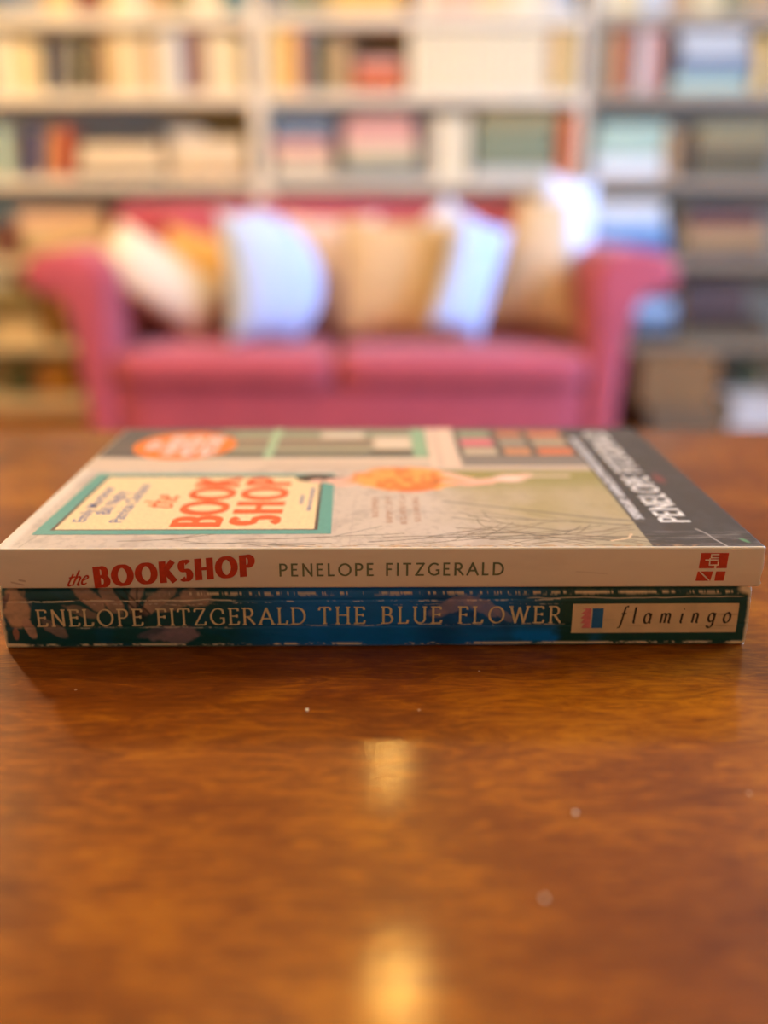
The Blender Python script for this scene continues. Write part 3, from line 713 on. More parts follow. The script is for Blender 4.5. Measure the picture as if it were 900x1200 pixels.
# ---- the lower, worn blue book ------------------------------------------------
low = empty('paperback_book', (BK_X-.0016, BK_Y+.0020, TABLE_Z), YAW*1.6)
def paint_low(U, Y, Z, RG):
    p = Paint(U, Z, (14, 74, 80))
    n1 = fbm(U/9, Z/5+Y/9, 103); n2 = fbm(U/3, Z/2+Y/4, 107)
    blue = sstep(56, 84, U)*(1-sstep(126, 150, U))
    p.mix(blue*(.6+.6*n1), (0, 112, 206)); p.mix(blue*sstep(.58, .75, n1)*.6, (6, 62, 122)); p.mix((1-blue)*sstep(.55, .8, n1)*.6, (6, 84, 116))
    p.mix(p.rect(136, 160, -1, 5.5, 2)*sstep(.35, .6, n1), (0, 122, 220)); p.mix(p.rect(112, 122, -1, 19, 4)*.5, (8, 44, 66)); p.mix(p.rect(124, 136, 6, 10, 3)*.5, (10, 50, 60))
    p.mix(p.rect(149, 200, -1, 20, 1.0)*.75, (20, 70, 62))
    # pale petals
    def petal(cu, cz, ru, rz, ang, col, a=.9, seed=1): p.mix(p.ell(cu, cz, ru, rz, ang, .16, .35, seed)*a*(.5+.8*n2), col)
    petal(4.6, 12.0, 3.2, 5.4, 6, (206, 170, 142), 1.0, 1); petal(7.2, 6.2, 1.3, 3.2, 18, (196, 158, 140), .9, 2); petal(3.3, 4.4, .8, 2.4, 0, (186, 130, 116), .8, 3)
    petal(13.5, 6.4, 4.2, 1.7, -38, (158, 134, 130), .7, 4); petal(1.6, 14.2, .7, 2.5, -30, (120, 96, 100), .8, 5)
    for (cu, cz, ru, rz, ang, a) in ((24, 14.5, 5.4, 2.0, -38, .75), (29.5, 14.6, 5.4, 2.1, -60, .8), (36, 15.0, 5.4, 1.6, 72, .7), (42, 14.5, 6.2, 2.0, 40, .75), (46, 13.0, 6, 1.6, 22, .6), (21, 11.2, 4.2, 1.3, -20, .5), (52.0, 14.8, 4.2, 2.6, -10, .7)):
        petal(cu, cz, ru, rz, ang, (186, 150, 132), a, int(cu))
    petal(46.5, 4.0, 6.6, 2.6, 4, (150, 124, 138), .75, 9); petal(40, 5.0, 4, 1.2, 20, (104, 96, 116), .6, 10)
    for (cu, cz, ru, rz, ang, a) in ((120, 12.6, 6.2, 1.9, 20, .55), (128, 12.0, 5.2, 2.1, -20, .6), (133, 10.2, 4.2, 1.3, -35, .5), (116, 10.2, 3, 1.2, 0, .4)):
        petal(cu, cz, ru, rz, ang, (170, 150, 166), a, int(cu))
    for (u0, u1) in ((33.0, 38.5), (36.5, 35.2), (30.5, 36.0)): p.mix(p.line([(u0, 17), (u1+1, 10.5)], .55, .7)*.7, (20, 34, 40))
    p.mix(p.ell(36.5, 10.2, 2.4, 2.0, 0, .5)*.7, (10, 26, 34))
    # rubbed edges, cracks and creases of a much-read spine
    wear = (246, 228, 192)
    sp = (RG == 1)
    g1 = fbm(U/4.2, U*0+2.3, 121); g2 = fbm(U/.8, Z/.5, 123, 5)
    zt = T_BOT*1000
    topw = sp*np.exp(-((Z-(zt-2.5-.5*(g1-.5)))/.40)**2)*sstep(.50, .54, g1*.5+g2*.5)*sstep(30, 60, U)
    p.mix(topw, wear); p.mix(sp*np.exp(-((Z-(zt-2.3))/.34)**2)*sstep(146, 150, U)*(1-sstep(176, 182, U))*sstep(.38, .5, g2*.5+g1*.5), wear)
    g3 = fbm(U/5.5, U*0+9.1, 131)
    p.mix(sp*np.exp(-((Z-1.15)/.34)**2)*sstep(.42, .54, g3*.6+g2*.4), (240, 224, 196)); p.mix(sp*np.exp(-((Z-.3)/.30)**2)*.5, (200, 182, 150))
    def crease(z, u0, u1, thr, a, sl=0.0, seed=1, w=.16):
        wv = (fbm(U/7, U*0+seed, 141+seed)-.5)*.7
        p.mix(sp*np.exp(-((Z-(z+wv+sl*(U-u0)))/w)**2)*sstep(thr, thr+.12, (.55*fbm(U/3.5, Z/.6, 151+seed)+.45*fbm(U/.7, Z/.3, 153+seed)))*p.rect(u0, u1, -5, 30, 1)*a, (244, 232, 210))
    crease(14.0, 6, 62, .33, .95, .003, 1); crease(13.6, 62, 150, .52, .7, .004, 2); crease(14.4, 140, 197, .20, .9, 0, 3, .13); crease(6.3, 20, 62, .46, .6, 0, 4); crease(6.8, 74, 150, .46, .8, 0, 5); crease(12.8, 90, 150, .55, .5, 0, 6, .12); crease(13.1, 24, 60, .5, .6, -.004, 7, .12)
    # fluted cracks beside the foot of the spine and bare card at both ends
    p.mix(sp*p.rect(193.2, 197, 3, 15.5, .5)*(.5+.5*np.sin(U*9))*.3, (4, 26, 28))
    ge = fbm(Z/1.3, U*0, 161)
    p.mix(sp*(1-sstep(.25, .75+.9*ge, U)), wear); p.mix(sp*sstep(WB*1000-.9-.7*ge, WB*1000-.35, U), (236, 222, 196)); p.mix(sp*p.ell(WB*1000-1.2, zt-1.4, 2.2, 1.5, 0, .4, .3, 7), wear)
    p.mix(sp*p.ell(2.4, .9, 3.6, .7, 0, .4, .3, 8), wear); p.mix(sp*p.ell(WB*1000-2, .6, 3, .8, 0, .4, .3, 3), wear)
    return p.C
def disp_low(U, Y, Z, RG):
    s = (RG == 1)
    d = -.16*np.exp(-((Z-14.1)/.25)**2) - .14*np.exp(-((Z-6.5)/.25)**2) + (fbm(U/12, Z/3, 171)-.5)*.20
    return np.where(s, d, 0)
def end_low(Z, Y, side): 
    return .00025 + (fbm(Z/1.5, Y*0+side*7.7, 181)-.5)*.0011*np.where(Y < 1.5, 1, .15) + np.where((Y < 2), .0006*np.exp(-((Z-T_BOT*1000)/1.2)**2)+.0008*np.exp(-(Z/1.0)**2), 0)
M_print2 = print_mat('printed_card_glossy_worn', .34)
R_TOP2 = .0030
low_cover = paperback_cover('cover', WB, DB, T_BOT, R_TOP2, .0012, .00035, .0002, .003, .0002, paint_low, disp_low, M_print2, low, end_low)
box('page_block', -WB/2+.0007, WB/2-.0007, .0022, DB-.0012, .0005, T_BOT-.0005, M_pages, low)
def low_y(z):
    q = min(1, max(0, (T_BOT-R_TOP2-z)/(T_BOT-R_TOP2-.0012)))
    return -.00035*4*q*(1-q)
def lu(u): return u*1.010+1.1          # place along the spine, millimetres
def on_low(u0, z0, hgt, tilt=0.0):
    def fn(x, y):
        u = u0+x*hgt; z = (z0+y*hgt+tilt*x*hgt)*.001
        return (lu(u)*.001-WB/2, low_y(z)-.00019, z)
    return fn
GOLD = ink('worn_cream', (222, 204, 164)); DARK = ink('black', (44, 32, 28))
Z0 = (T_BOT+T_TOP)*1000-.45          # z below the top face of the pile -> height over the table
V, F = letter_polys('ENELOPE FITZGERALD',   .125, .055, 18, .115, .90, width=70.2/4.9)
lettering('author_lettering', V, F, on_low(8.6, Z0-22.2, 4.9, .006), GOLD, low_cover)
V, F = letter_polys('THE BLUE FLOWER',   .125, .055, 18, .115, .90, width=63.6/4.9)
lettering('title_lettering', V, F, on_low(82.6, Z0-21.75, 4.9, 0), GOLD, low_cover)
# publisher's panel
def low_quads(name, quads, m, off=.00016):
    v, f = [], []
    for P in quads:
        # split in height so that the panel follows the swell of the spine
        (u0, z0), (u1, z1) = P
        n = 8
        b0 = len(v)
        for k in range(n+1):
            z = (z0+(z1-z0)*k/n)*.001
            v += [(lu(u0)*.001-WB/2, low_y(z)-off, z), (lu(u1)*.001-WB/2, low_y(z)-off, z)]
        f += [(b0+2*k, b0+2*k+1, b0+2*k+3, b0+2*k+2) for k in range(n)]
    return mesh_obj(name, v, f, m, low_cover)
def panel_mat():
    m = mat('panel_cream', (222, 196, 158), .45, .10, 160)
    nt = m.node_tree; N = nt.nodes; L = nt.links; b = N['Principled BSDF']
    tc = N.new('ShaderNodeTexCoord'); mp = N.new('ShaderNodeMapping'); mp.inputs['Scale'].default_value = (60, 1, 900); nz = N.new('ShaderNodeTexNoise'); nz.inputs['Scale'].default_value = 1.0; nz.inputs['Detail'].default_value = 4
    L.new(tc.outputs['Object'], mp.inputs[0]); L.new(mp.outputs[0], nz.inputs['Vector'])
    rp = N.new('ShaderNodeValToRGB'); rp.color_ramp.elements[0].position = .60; rp.color_ramp.elements[1].position = .74; rp.color_ramp.elements[0].color = (0,0,0,1); rp.color_ramp.elements[1].color = (.55,.55,.55,1)
    L.new(nz.outputs['Fac'], rp.inputs[0])
    old = b.inputs['Base Color'].links[0].from_socket; mx = N.new('ShaderNodeMixRGB'); L.new(rp.outputs[0], mx.inputs[0]); L.new(old, mx.inputs[1]); mx.inputs[2].default_value = srgb(150, 116, 88); L.new(mx.outputs[0], b.inputs['Base Color'])
    return m
low_quads('publisher_panel', [((149.4, Z0-24.9), (193.4, Z0-16.3))], panel_mat())
low_quads('publisher_mark', [((154.7, Z0-23.4), (157.6, Z0-17.6))], ink('mark_blue', (30, 104, 168)), .00019)
# left half of the mark: pink with a feathered edge; white scallops between
PK = ink('mark_pink', (224, 128, 132))
v = []; f = []
nst = 34
for k in range(nst+1):
    q = k/nst; z = Z0-23.4+5.8*q
    u = 152.0+1.1*((q*4.2) % 1.0)-.5*math.sin(q*math.pi)
    for uu in (max(151.2, u), 154.35+.16*math.sin(k*1.5)): v.append((lu(uu)*.001-WB/2, low_y(z*.001)-.00019, z*.001))
f = [(2*k, 2*k+1, 2*k+3, 2*k+2) for k in range(nst)]
mesh_obj('publisher_mark', v, f, PK, low_cover)
V, F = letter_polys('flamingo', .13, .05, 30, -1, .84, width=28.8/4.6, slant=.12)
lettering('publisher_lettering', V, F, on_low(161.9, Z0-22.0, 4.7, .004), DARK, low_cover)
tag(low, 'worn dark blue paperback with cream letters under the white-spined paperback', 'book', 'two paperbacks stacked on the table')

# crumbs on the table
M_crumb = mat('crumb', (240, 226, 200), .8, .1, 400)
def crumb(x, y, r, label):
    p = atz(x, y, TABLE_Z)
    bm = bmesh.new(); bmesh.ops.create_icosphere(bm, subdivisions=2, radius=r)
    for vv in bm.verts: vv.co = Vector((vv.co.x*1.0, vv.co.y*1.5, vv.co.z*.7))*(1+.25*rng.uniform(-1, 1))
    zmin = min(vv.co.z for vv in bm.verts)
    for vv in bm.verts: vv.co.z -= zmin
    me = bpy.data.meshes.new('crumb'); bm.to_mesh(me); bm.free(); me.materials.append(M_crumb)
    o = link(bpy.data.objects.new('crumb', me)); o.location = p
    tag(o, label, 'crumb', 'crumbs on the table top')
crumb(674, 954, .00042, 'largest pale crumb on the table, right of the golden reflection'); crumb(638, 1054, .00036, 'pale crumb nearest the camera on the table'); crumb(360, 833, .0004, 'pale crumb left of centre just before the books')

# ================================================================ SOFA
M_sofa = mat('rose_wool', (176, 78, 88), .9, .10, 9, .2, .15, .25)
M_foot = mat('dark_foot', (58, 34, 20), .5)
SF_Y = 2.80
sx0 = at(412, 470, SF_Y).x
sofa = empty('sofa', (sx0, SF_Y, 0))
armR = [(.752, .10), (.752, .30), (.750, .50), (.742, .61), (.752, .685), (.80, .727), (.88, .738), (.955, .722), (.995, .68), (.992, .632), (.955, .606), (.912, .600), (.880, .555), (.862, .45), (.848, .28), (.842, .10)]
armR = catmull(armR, 4)
for s in (1, -1):
    extrude_profile('arm', [(s*x, z) for x, z in (armR if s == 1 else armR[::-1])], 0, .84, M_sofa, sofa, .022)
backp = catmull([(-.90, .12), (-.915, .45), (-.915, .72), (-.90, .82), (-.84, .865), (-.6, .876), (0, .884), (.6, .876), (.82, .865), (.88, .82), (.895, .72), (.895, .45), (.88, .12)], 5)
o = extrude_profile('backrest', backp, .66, .86, M_sofa, sofa, .05)
soft_box('back_cushion', -.745, .745, .57, .70, .40, .84, .06, M_sofa, sofa, .03)
for (a, b) in ((-.748, -.052), (-.048, .748)):
    soft_box('seat_cushion', a, b, -.015, .56, .315, .425, .042, M_sofa, sofa, .014)
soft_box('front_rail', -.756, .756, .012, .10, .09, .318, .02, M_sofa, sofa, .004)
box('seat_base', -.75, .75, .10, .70, .10, .312, M_sofa, sofa)
for ax in (-.79, .79):
    for ay in (.06, .78):
        lathe('foot', [(.0, 0), (.022, 0), (.03, .06), (.036, .105), (0, .105)], M_foot, sofa, 16, (ax, ay, 0))
tag(sofa, 'rose red two-seat sofa with scrolled arms before the bookcases', 'sofa')

# scatter cushions --------------------------------------------------------------
def pillow(px, py, Y, w, h, th, m, label, turn=0, roll=0, lean=12, name='scatter_cushion', sag=0.0, rnd=0.0, dee=0.0, taper=0.0):
    c = at(px, py, Y)
    n = 22; v = []; f = []
    def prof(a): return max(0.0, 1-abs(a)**2.6)
    for side in (1, -1):
        for i in range(n+1):
            for j in range(n+1):
                a = -1+2*i/n; b = -1+2*j/n
                # corners stay out, sides draw in a little
                xx = a*(1-.10*(1-b*b)*abs(a)**3)*w/2; zz = b*(1-.10*(1-a*a)*abs(b)**3)*h/2
                t = th/2*(prof(a)*prof(b))**.55
                if rnd: q = max(abs(a), abs(b))+1e-9; k = (1-rnd)+rnd*q/math.hypot(a, b) if (a or b) else 1; xx *= k; zz *= k
                if dee: xx = -w/2 + (xx+w/2)*math.sqrt(max(.02, 1-dee*(b+.1)**2))
                if taper: xx *= 1-taper*(b+1)/2
                v.append((xx, -side*t, zz - sag*(1-a*a)*(b > 0)*b))
    m1 = (n+1)**2
    for i in range(n):
        for j in range(n):
            q = (i*(n+1)+j, (i+1)*(n+1)+j, (i+1)*(n+1)+j+1, i*(n+1)+j+1)
            f.append(q); f.append(tuple(k+m1 for k in q[::-1]))
    bm = bmesh.new()
    vs = [bm.verts.new(p) for p in v]
    for q in f: bm.faces.new([vs[k] for k in q])
    bmesh.ops.remove_doubles(bm, verts=bm.verts[:], dist=1e-5)
    bmesh.ops.recalc_face_normals(bm, faces=bm.faces[:])
    me = bpy.data.meshes.new(name); bm.to_mesh(me); bm.free()
    me.materials.append(m); me.polygons.foreach_set('use_smooth', [True]*len(me.polygons))
    o = link(bpy.data.objects.new(name, me)); o.location = c
    o.rotation_euler = (Euler((R(-lean), 0, 0)).to_matrix() @ Euler((0, R(roll), 0)).to_matrix()).to_euler()
    o.rotation_euler = (Euler((0, 0, R(turn))).to_matrix() @ o.rotation_euler.to_matrix()).to_euler()
    mw = o.rotation_euler.to_matrix()
    lowest = min((mw @ vv.co).z for vv in me.vertices)
    o.location.z = .432 - lowest
    return tag(o, label, 'cushion', 'scatter cushions on the sofa')
C_cream = mat('cream_linen', (226, 212, 190), .9, .05, 14, .2, .1); C_white = mat('white_cotton', (222, 226, 236), .85, .03, 14, .2, .1)
C_blue = mat('pale_blue_cotton', (186, 206, 240), .85, .04, 14, .2, .1); C_tan = mat('beige_weave', (208, 180, 140), .9, .08, 20, .2, .1); C_gold = mat('gold_linen', (224, 176, 104), .9, .06, 14, .2, .1)
C_pink = mat('blush_linen', (224, 200, 186), .9, .05, 14, .2, .1)
pillow(240, 318, 3.24, .30, .33, .11, C_gold, 'gold cushion half hidden between cream and pale blue cushions', 8, 10, 12)
pillow(190, 343, 3.05, .46, .23, .17, C_cream, 'cream cushion slumped against the left sofa arm', 14, 34, 12, rnd=.4)
pillow(322, 333, 3.02, .35, .43, .20, C_blue, 'pale blue cushion standing second from the left, brightly lit', 26, 0, 8, dee=.72)
pillow(388, 333, 3.25, .34, .41, .12, C_pink, 'blush cushion behind the pale blue one at centre', 0, 0, 10)
pillow(523, 300, 3.27, .36, .36, .09, C_white, 'white cushion with only its top corner showing at centre', 0, 45, 7, rnd=.25)
pillow(468, 334, 3.08, .42, .40, .14, C_tan, 'large beige cushion in the middle of the sofa', -6, 0, 10)
pillow(550, 340, 2.96, .20, .385, .10, C_blue, 'narrow pale blue cushion wedged right of the beige cushion', 26, 20, 6)
pillow(662, 283, 3.24, .24, .53, .12, C_white, 'tall white cushion in the right back corner of the sofa', 30, 6, 6)
pillow(626, 326, 3.10, .40, .45, .14, C_tan, 'beige triangular looking cushion leaning against the right arm', -8, 6, 9, taper=.62)

# ================================================================ BOOKCASES
SHY = 3.80                        # front plane of the shelves
SD = .28
SHELF_TOPS = (.08, .315, .655, .965, 1.275, 1.545, 1.83)
BT = .042
BAYS = {}
def xat(px, y=150): return at(px, y, SHY).x
XB = [-1.86, xat(303), xat(685), 2.12]
for name, a, b, lab in (('left', XB[0], XB[1], 'cream painted bookcase behind the left end of the sofa'), ('centre', XB[1], XB[2], 'cream painted bookcase behind the middle of the sofa'), ('right', XB[2], XB[3], 'darker painted bookcase behind the right end of the sofa')):
    M_bc = M_shelf2 if name == 'right' else M_shelf
    bc = empty('bookcase', ((a+b)/2, SHY, 0)); w = (b-a)/2
    for s in (-1, 1):
        box('side_panel', min(s*w, s*(w-.026)), max(s*w, s*(w-.026)), 0, SD, 0, 2.16, M_bc, bc, .003)
    box('back_panel', -w+.026, w-.026, SD-.01, SD, .02, 2.14, M_back, bc)
    for z in SHELF_TOPS: box('shelf', -w+.026, w-.026, .002, SD-.012, z-BT, z, M_bc, bc, .003)
    box('plinth', -w+.026, w-.026, .03, .05, 0, SHELF_TOPS[0]-BT, M_bc, bc)
    box('top_board', -w, w, -.015, SD, 2.16, 2.19, M_bc, bc, .004)
    tag(bc, lab, 'bookcase', 'bookcases along the back wall')
    BAYS[name] = (a+.028, b-.028)

# ---- books on the shelves ------------------------------------------------------
PAL = {
 'cream': (222, 198, 142), 'ivory': (230, 214, 174), 'yellow': (226, 186, 104), 'tan': (188, 150, 100), 'olive': (150, 136, 92), 'dark brown': (70, 50, 36), 'brown': (140, 92, 58), 'grey': (150, 146, 136),
 'pale grey': (196, 194, 184), 'blue grey': (110, 124, 138), 'black': (40, 34, 30), 'orange': (206, 104, 46), 'pink': (220, 164, 146), 'navy': (44, 62, 112), 'teal': (60, 112, 122), 'mint': (176, 196, 170), 'white': (228, 226, 216), 'sage green': (134, 140, 106),
 'dark green': (52, 66, 40), 'red brown': (112, 60, 48), 'blue': (60, 118, 176), 'light blue': (168, 196, 222), 'plum brown': (86, 66, 62), 'rust': (190, 92, 50), 'peach': (228, 186, 146), 'amber': (168, 116, 40), 'purple grey': (124, 116, 138), 'khaki': (122, 104, 70), 'dark red': (130, 52, 46),
}
def bmat(c): return mat('book_cloth_'+c.replace(' ', '_'), PAL[c], .65, .08, 25)
M_bp = mat('book_page_edges', (222, 202, 164), .85, .12, 200)
def book_mesh(t, h, d, m):
    b = min(.006, t*.22); c = min(.0025, t*.12)
    outer = [(0, d), (0, .004), (.12*t, -b*.55), (.5*t, -b), (.88*t, -b*.55), (t, .004), (t, d)]
    inner = [(t-c, d), (t-c, .006), (.84*t, .003), (.5*t, .002), (.16*t, .003), (c, .006), (c, d)]
    pl = outer+inner; n = len(pl)
    v = [(x, y, 0) for x, y in pl]+[(x, y, h) for x, y in pl]
    f = [(i, (i+1) % n, (i+1) % n+n, i+n) for i in range(n)]
    for i in range(6):            # caps as quads between outer and inner outline
        a, b2, c2, d2 = i, i+1, n-2-i, n-1-i
        f += [(a, d2, c2, b2), (a+n, b2+n, c2+n, d2+n)]
    nf = len(f)
    pv, pf = box_vf(c, t-c, .0065, d-.004, .003, h-.003); k = len(v); v += pv; f += [tuple(i+k for i in q) for q in pf]
    me = bpy.data.meshes.new('book'); me.from_pydata(v, [], f)
    me.materials.append(m); me.materials.append(M_bp)
    me.polygons.foreach_set('material_index', [0]*nf+[1]*6)
    bm = bmesh.new(); bm.from_mesh(me); bmesh.ops.recalc_face_normals(bm, faces=bm.faces[:]); bm.to_mesh(me); bm.free()
    return me
ORD = 'first second third fourth fifth sixth seventh eighth ninth tenth eleventh twelfth thirteenth fourteenth fifteenth sixteenth seventeenth eighteenth nineteenth twentieth twenty-first twenty-second twenty-third twenty-fourth twenty-fifth twenty-sixth'.split()
SHN = {6: 'topmost shelf', 5: 'uppermost visible shelf', 4: 'second shelf from above', 3: 'shelf just above the sofa back', 2: 'shelf level with the sofa arms', 1: 'shelf below the sofa arms', 0: 'bottom shelf'}
def standing(bay, shelf, items, gap=.0008):
    """items: (x0, x1, ytop, colour, lean degrees) in photo pixels; the row is packed so that neighbours touch but never cross"""
    z = SHELF_TOPS[shelf]
    lo, hi = BAYS[bay]
    cnt = {}
    for it in items: cnt[it[3]] = cnt.get(it[3], 0)+1
    for k, (x0, x1, yt, colr, lean) in enumerate(items):
        ym = 600-FPX*math.tan(PITCH-math.atan((CAM_Z-z)/SHY))
        a = max(xat(x0, ym), lo+.001); b = min(xat(x1, ym), hi-.001)
        t = max(.009, b-a-gap)
        h = at(450, yt, SHY+.02).z - z
        if yt < 0: h = -yt*.001
        h = max(.10, min(h, SHELF_TOPS[shelf+1]-BT-z-.006))
        d = rng.uniform(.14, .19)
        if lean:
            tl = t*math.cos(R(lean)); 
        me = book_mesh(t if not lean else max(.010, t*math.cos(R(abs(lean)))), h, d, bmat(colr))
        o = link(bpy.data.objects.new('book', me))
        o.location = (a + (t*math.sin(R(lean))*0), SHY+.022+rng.uniform(0, .02), z+.0003)
        if lean > 0: o.rotation_euler = (0, R(lean), 0); o.location.z = z + me.vertices[5].co.x*math.sin(R(lean)) + .0003
        if lean < 0: o.rotation_euler = (0, R(lean), 0)
        w = 'leaning ' if lean else ''
        lab = f'{w}{colr} book, {ORD[k]} from left on {SHN[shelf]}, {bay} bay'
        tag(o, lab, 'book', f'books on the {SHN[shelf]} of the {bay} bay')
def stack(bay, shelf, x0, x1, ybot, items, where, z=None, Y=None, fore=False):
    """books lying flat, bottom first: (thickness px, colour, inset px left, inset px right)"""
    Y = Y or SHY
    z = SHELF_TOPS[shelf] if z is None else z
    n = len(items)
    for k, it in enumerate(items):
        th, colr = it[0], it[1]; il, ir = (it[2], it[3]) if len(it) > 2 else (0, 0)
        ff = fore or (len(it) > 4 and it[4])
        a = at(x0+il, ybot, Y).x; b = at(x1-ir, ybot, Y).x
        t = th*Y/FPX*.95; L = b-a; d = rng.uniform(.16, .21)
        me = book_mesh(t, L, d, bmat(colr))
        for vv in me.vertices: x, y, zz = vv.co; vv.co = (zz, (d-y if ff else y), x)
        bm = bmesh.new(); bm.from_mesh(me); bmesh.ops.recalc_face_normals(bm, faces=bm.faces[:]); bm.to_mesh(me); bm.free()
        o = link(bpy.data.objects.new('book', me)); o.location = (a, Y+.024+rng.uniform(0, .012), z+.0003)
        z += t+.0004
        pos = 'lying lowest' if k == 0 else ('lying topmost' if k == n-1 else f'lying {ORD[k]} from below')
        tag(o, f'{colr} book {pos} in {where}', 'book', f'books lying in {where}')

# uppermost visible shelf: only the feet of the books show
standing('left', 5, [(-6, 20, -240, 'blue grey', 0), (20, 52, -215, 'grey', 0), (52, 66, -230, 'yellow', 0), (66, 84, -220, 'cream', 0), (84, 102, -235, 'dark red', 0), (102, 122, -225, 'brown', 0), (122, 142, -210, 'cream', 0), (142, 166, -228, 'ivory', 0), (166, 196, -220, 'tan', 0), (196, 224, -235, 'olive', 0), (224, 246, -215, 'ivory', 0), (246, 262, -228, 'cream', 0), (262, 290, -222, 'teal', 0)])
standing('centre', 5, [(312, 338, -225, 'grey', 0), (338, 362, -215, 'sage green', 0), (362, 384, -235, 'olive', 0), (384, 412, -222, 'yellow', 0), (412, 440, -222, 'yellow', 0), (440, 470, -222, 'yellow', 0), (470, 488, -230, 'brown', 0), (488, 510, -218, 'ivory', 0), (510, 534, -232, 'peach', 0), (534, 562, -224, 'peach', 0), (562, 600, -228, 'cream', 0), (600, 640, -236, 'ivory', 0), (640, 672, -226, 'pale grey', 0)])
standing('right', 5, [(696, 722, -225, 'ivory', 0), (722, 750, -235, 'cream', 0), (750, 786, -220, 'pale grey', 0), (786, 816, -230, 'tan', 0), (816, 850, -226, 'cream', 0), (850, 880, -238, 'olive', 0), (880, 912, -222, 'tan', 0)])
# second shelf
standing('left', 4, [(-8, 12, 44, 'ivory', 0), (12, 30, 46, 'cream', 0), (30, 47, 48, 'cream', 0), (51, 60, 50, 'dark brown', 9), (61, 69, 48, 'grey', 9), (70, 77, 50, 'black', 9), (80, 90, 46, 'olive', 6), (94, 102, 52, 'dark brown', 6), (104, 111, 50, 'olive', 5), (118, 131, 44, 'tan', 0), (131, 144, 40, 'cream', 0), (144, 156, 42, 'ivory', 0), (156, 167, 41, 'cream', 0), (167, 180, 44, 'tan', 0), (180, 193, 40, 'ivory', 0), (193, 214, 37, 'pale grey', 0), (214, 224, 38, 'purple grey', 0), (224, 241, 37, 'brown', 0), (241, 255, 40, 'ivory', 0), (255, 268, 38, 'cream', 0), (268, 284, 42, 'ivory', 0)])
standing('centre', 4, [(312, 322, 28, 'cream', 0), (322, 334, 26, 'yellow', 0), (334, 346, 28, 'yellow', 0), (346, 353, 30, 'orange', 0), (353, 365, 34, 'grey', 0), (365, 377, 46, 'black', 0), (377, 393, 46, 'olive', 0), (393, 410, 46, 'tan', 0)])
stack('centre', 4, 415, 474, 105, [(11, 'rust', 0, 2), (13, 'orange', 1, 0), (10, 'pink', 3, 4)], 'orange stack on second shelf, centre bay')
# a long run of alike pale journals
za = SHELF_TOPS[4]; xa = xat(479, 105); xe = xat(641, 105); nj = 13; tj = (xe-xa)/nj
jm = book_mesh(tj-.001, .220, .17, bmat('ivory'))
for k in range(nj):
    o = link(bpy.data.objects.new('bound_journal', jm)); o.location = (xa+k*tj, SHY+.03, za+.0003)
    tag(o, f'ivory bound journal, {ORD[k]} from left in the uniform pale run, second shelf', 'book', 'uniform run of ivory journals')
standing_extra = [(642, 651, 34, 'tan', 0), (651, 662, 30, 'yellow', 0), (662, 674, 32, 'cream', 0)]
def standing_tail(bay, shelf, items, start):
    global ORD
    keep = ORD; ORD = [f'{w} book right of the ivory journals' for w in keep]
    z = SHELF_TOPS[shelf]
    for k, (x0, x1, yt, c, l) in enumerate(items):
        a = xat(x0, 105); b = min(xat(x1, 105), BAYS[bay][1]-.001); h = at(450, yt, SHY+.02).z-z
        o = link(bpy.data.objects.new('book', book_mesh(b-a-.001, min(h, .22), .17, bmat(c)))); o.location = (a, SHY+.03, z+.0003)
        tag(o, f'{c} book, {keep[k]} one right of the ivory journals, centre bay', 'book', 'books right of the ivory journals')
    ORD = keep
standing_tail('centre', 4, standing_extra, 0)
standing('right', 4, [(692, 701, 26, 'navy', 0), (701, 712, 32, 'olive', 0), (712, 722, 34, 'tan', 0), (722, 733, 28, 'rust', 0), (733, 745, 30, 'brown', 0), (745, 757, 32, 'pale grey', 0), (757, 770, 34, 'pink', 0), (770, 779, 30, 'brown', 0), (779, 787, 34, 'dark brown', 0)])
stack('right', 4, 790, 882, 105, [(17, 'mint', 0, 4), (18, 'blue grey', 4, 0), (12, 'pale grey', 8, 6), (16, 'pale grey', 3, 10)], 'grey-green stack on second shelf, right bay')
o = link(bpy.data.objects.new('book', book_mesh(.06, .2, .17, bmat('yellow')))); o.location = (xat(886, 105), SHY+.03, za+.0003)
tag(o, 'yellow book standing at far right of second shelf, right bay', 'book')
# shelf just above the sofa back
standing('left', 3, [(-8, 10, 148, 'mint', 0), (13, 25, 152, 'khaki', 8), (28, 40, 150, 'navy', 9), (46, 58, 152, 'tan', 9), (62, 78, 150, 'rust', 8)])
stack('left', 3, 90, 192, 205, [(9, 'dark brown', 4, 2), (13, 'cream', 0, 0, True), (14, 'cream', 3, 4, True), (11, 'black', 6, 8)], 'cream and black stack, left bay')
stack('left', 3, 197, 288, 205, [(12, 'tan', 2, 2), (16, 'cream', 0, 0, True), (14, 'cream', 4, 2, True), (9, 'pale grey', 2, 50)], 'cream stack beside the left divider')
stack('centre', 3, 318, 392, 205, [(9, 'grey', 0, 0), (15, 'cream', 4, 2, True), (16, 'pink', 2, 4), (8, 'blue grey', 0, 0), (17, 'blue grey', 4, 2)], 'blue grey topped stack, centre bay')
stack('centre', 3, 400, 492, 205, [(8, 'blue grey', 0, 0), (12, 'sage green', 2, 2), (16, 'ivory', 4, 2, True), (20, 'pink', 2, 6), (8, 'pink', 10, 8)], 'pink topped stack, centre bay')
standing('centre', 3, [(497, 507, 142, 'grey', 0), (508, 528, 136, 'ivory', 0), (528, 550, 136, 'ivory', 0)])
stack('centre', 3, 556, 652, 205, [(10, 'pale grey', 0, 0), (20, 'sage green', 2, 2), (22, 'sage green', 0, 4), (20, 'olive', 4, 0)], 'sage green stack, centre bay')
o = link(bpy.data.objects.new('book', book_mesh(xat(674, 200)-xat(656, 200)-.002, .235, .17, bmat('orange')))); o.location = (xat(656, 200), SHY+.025, SHELF_TOPS[3]+.0003)
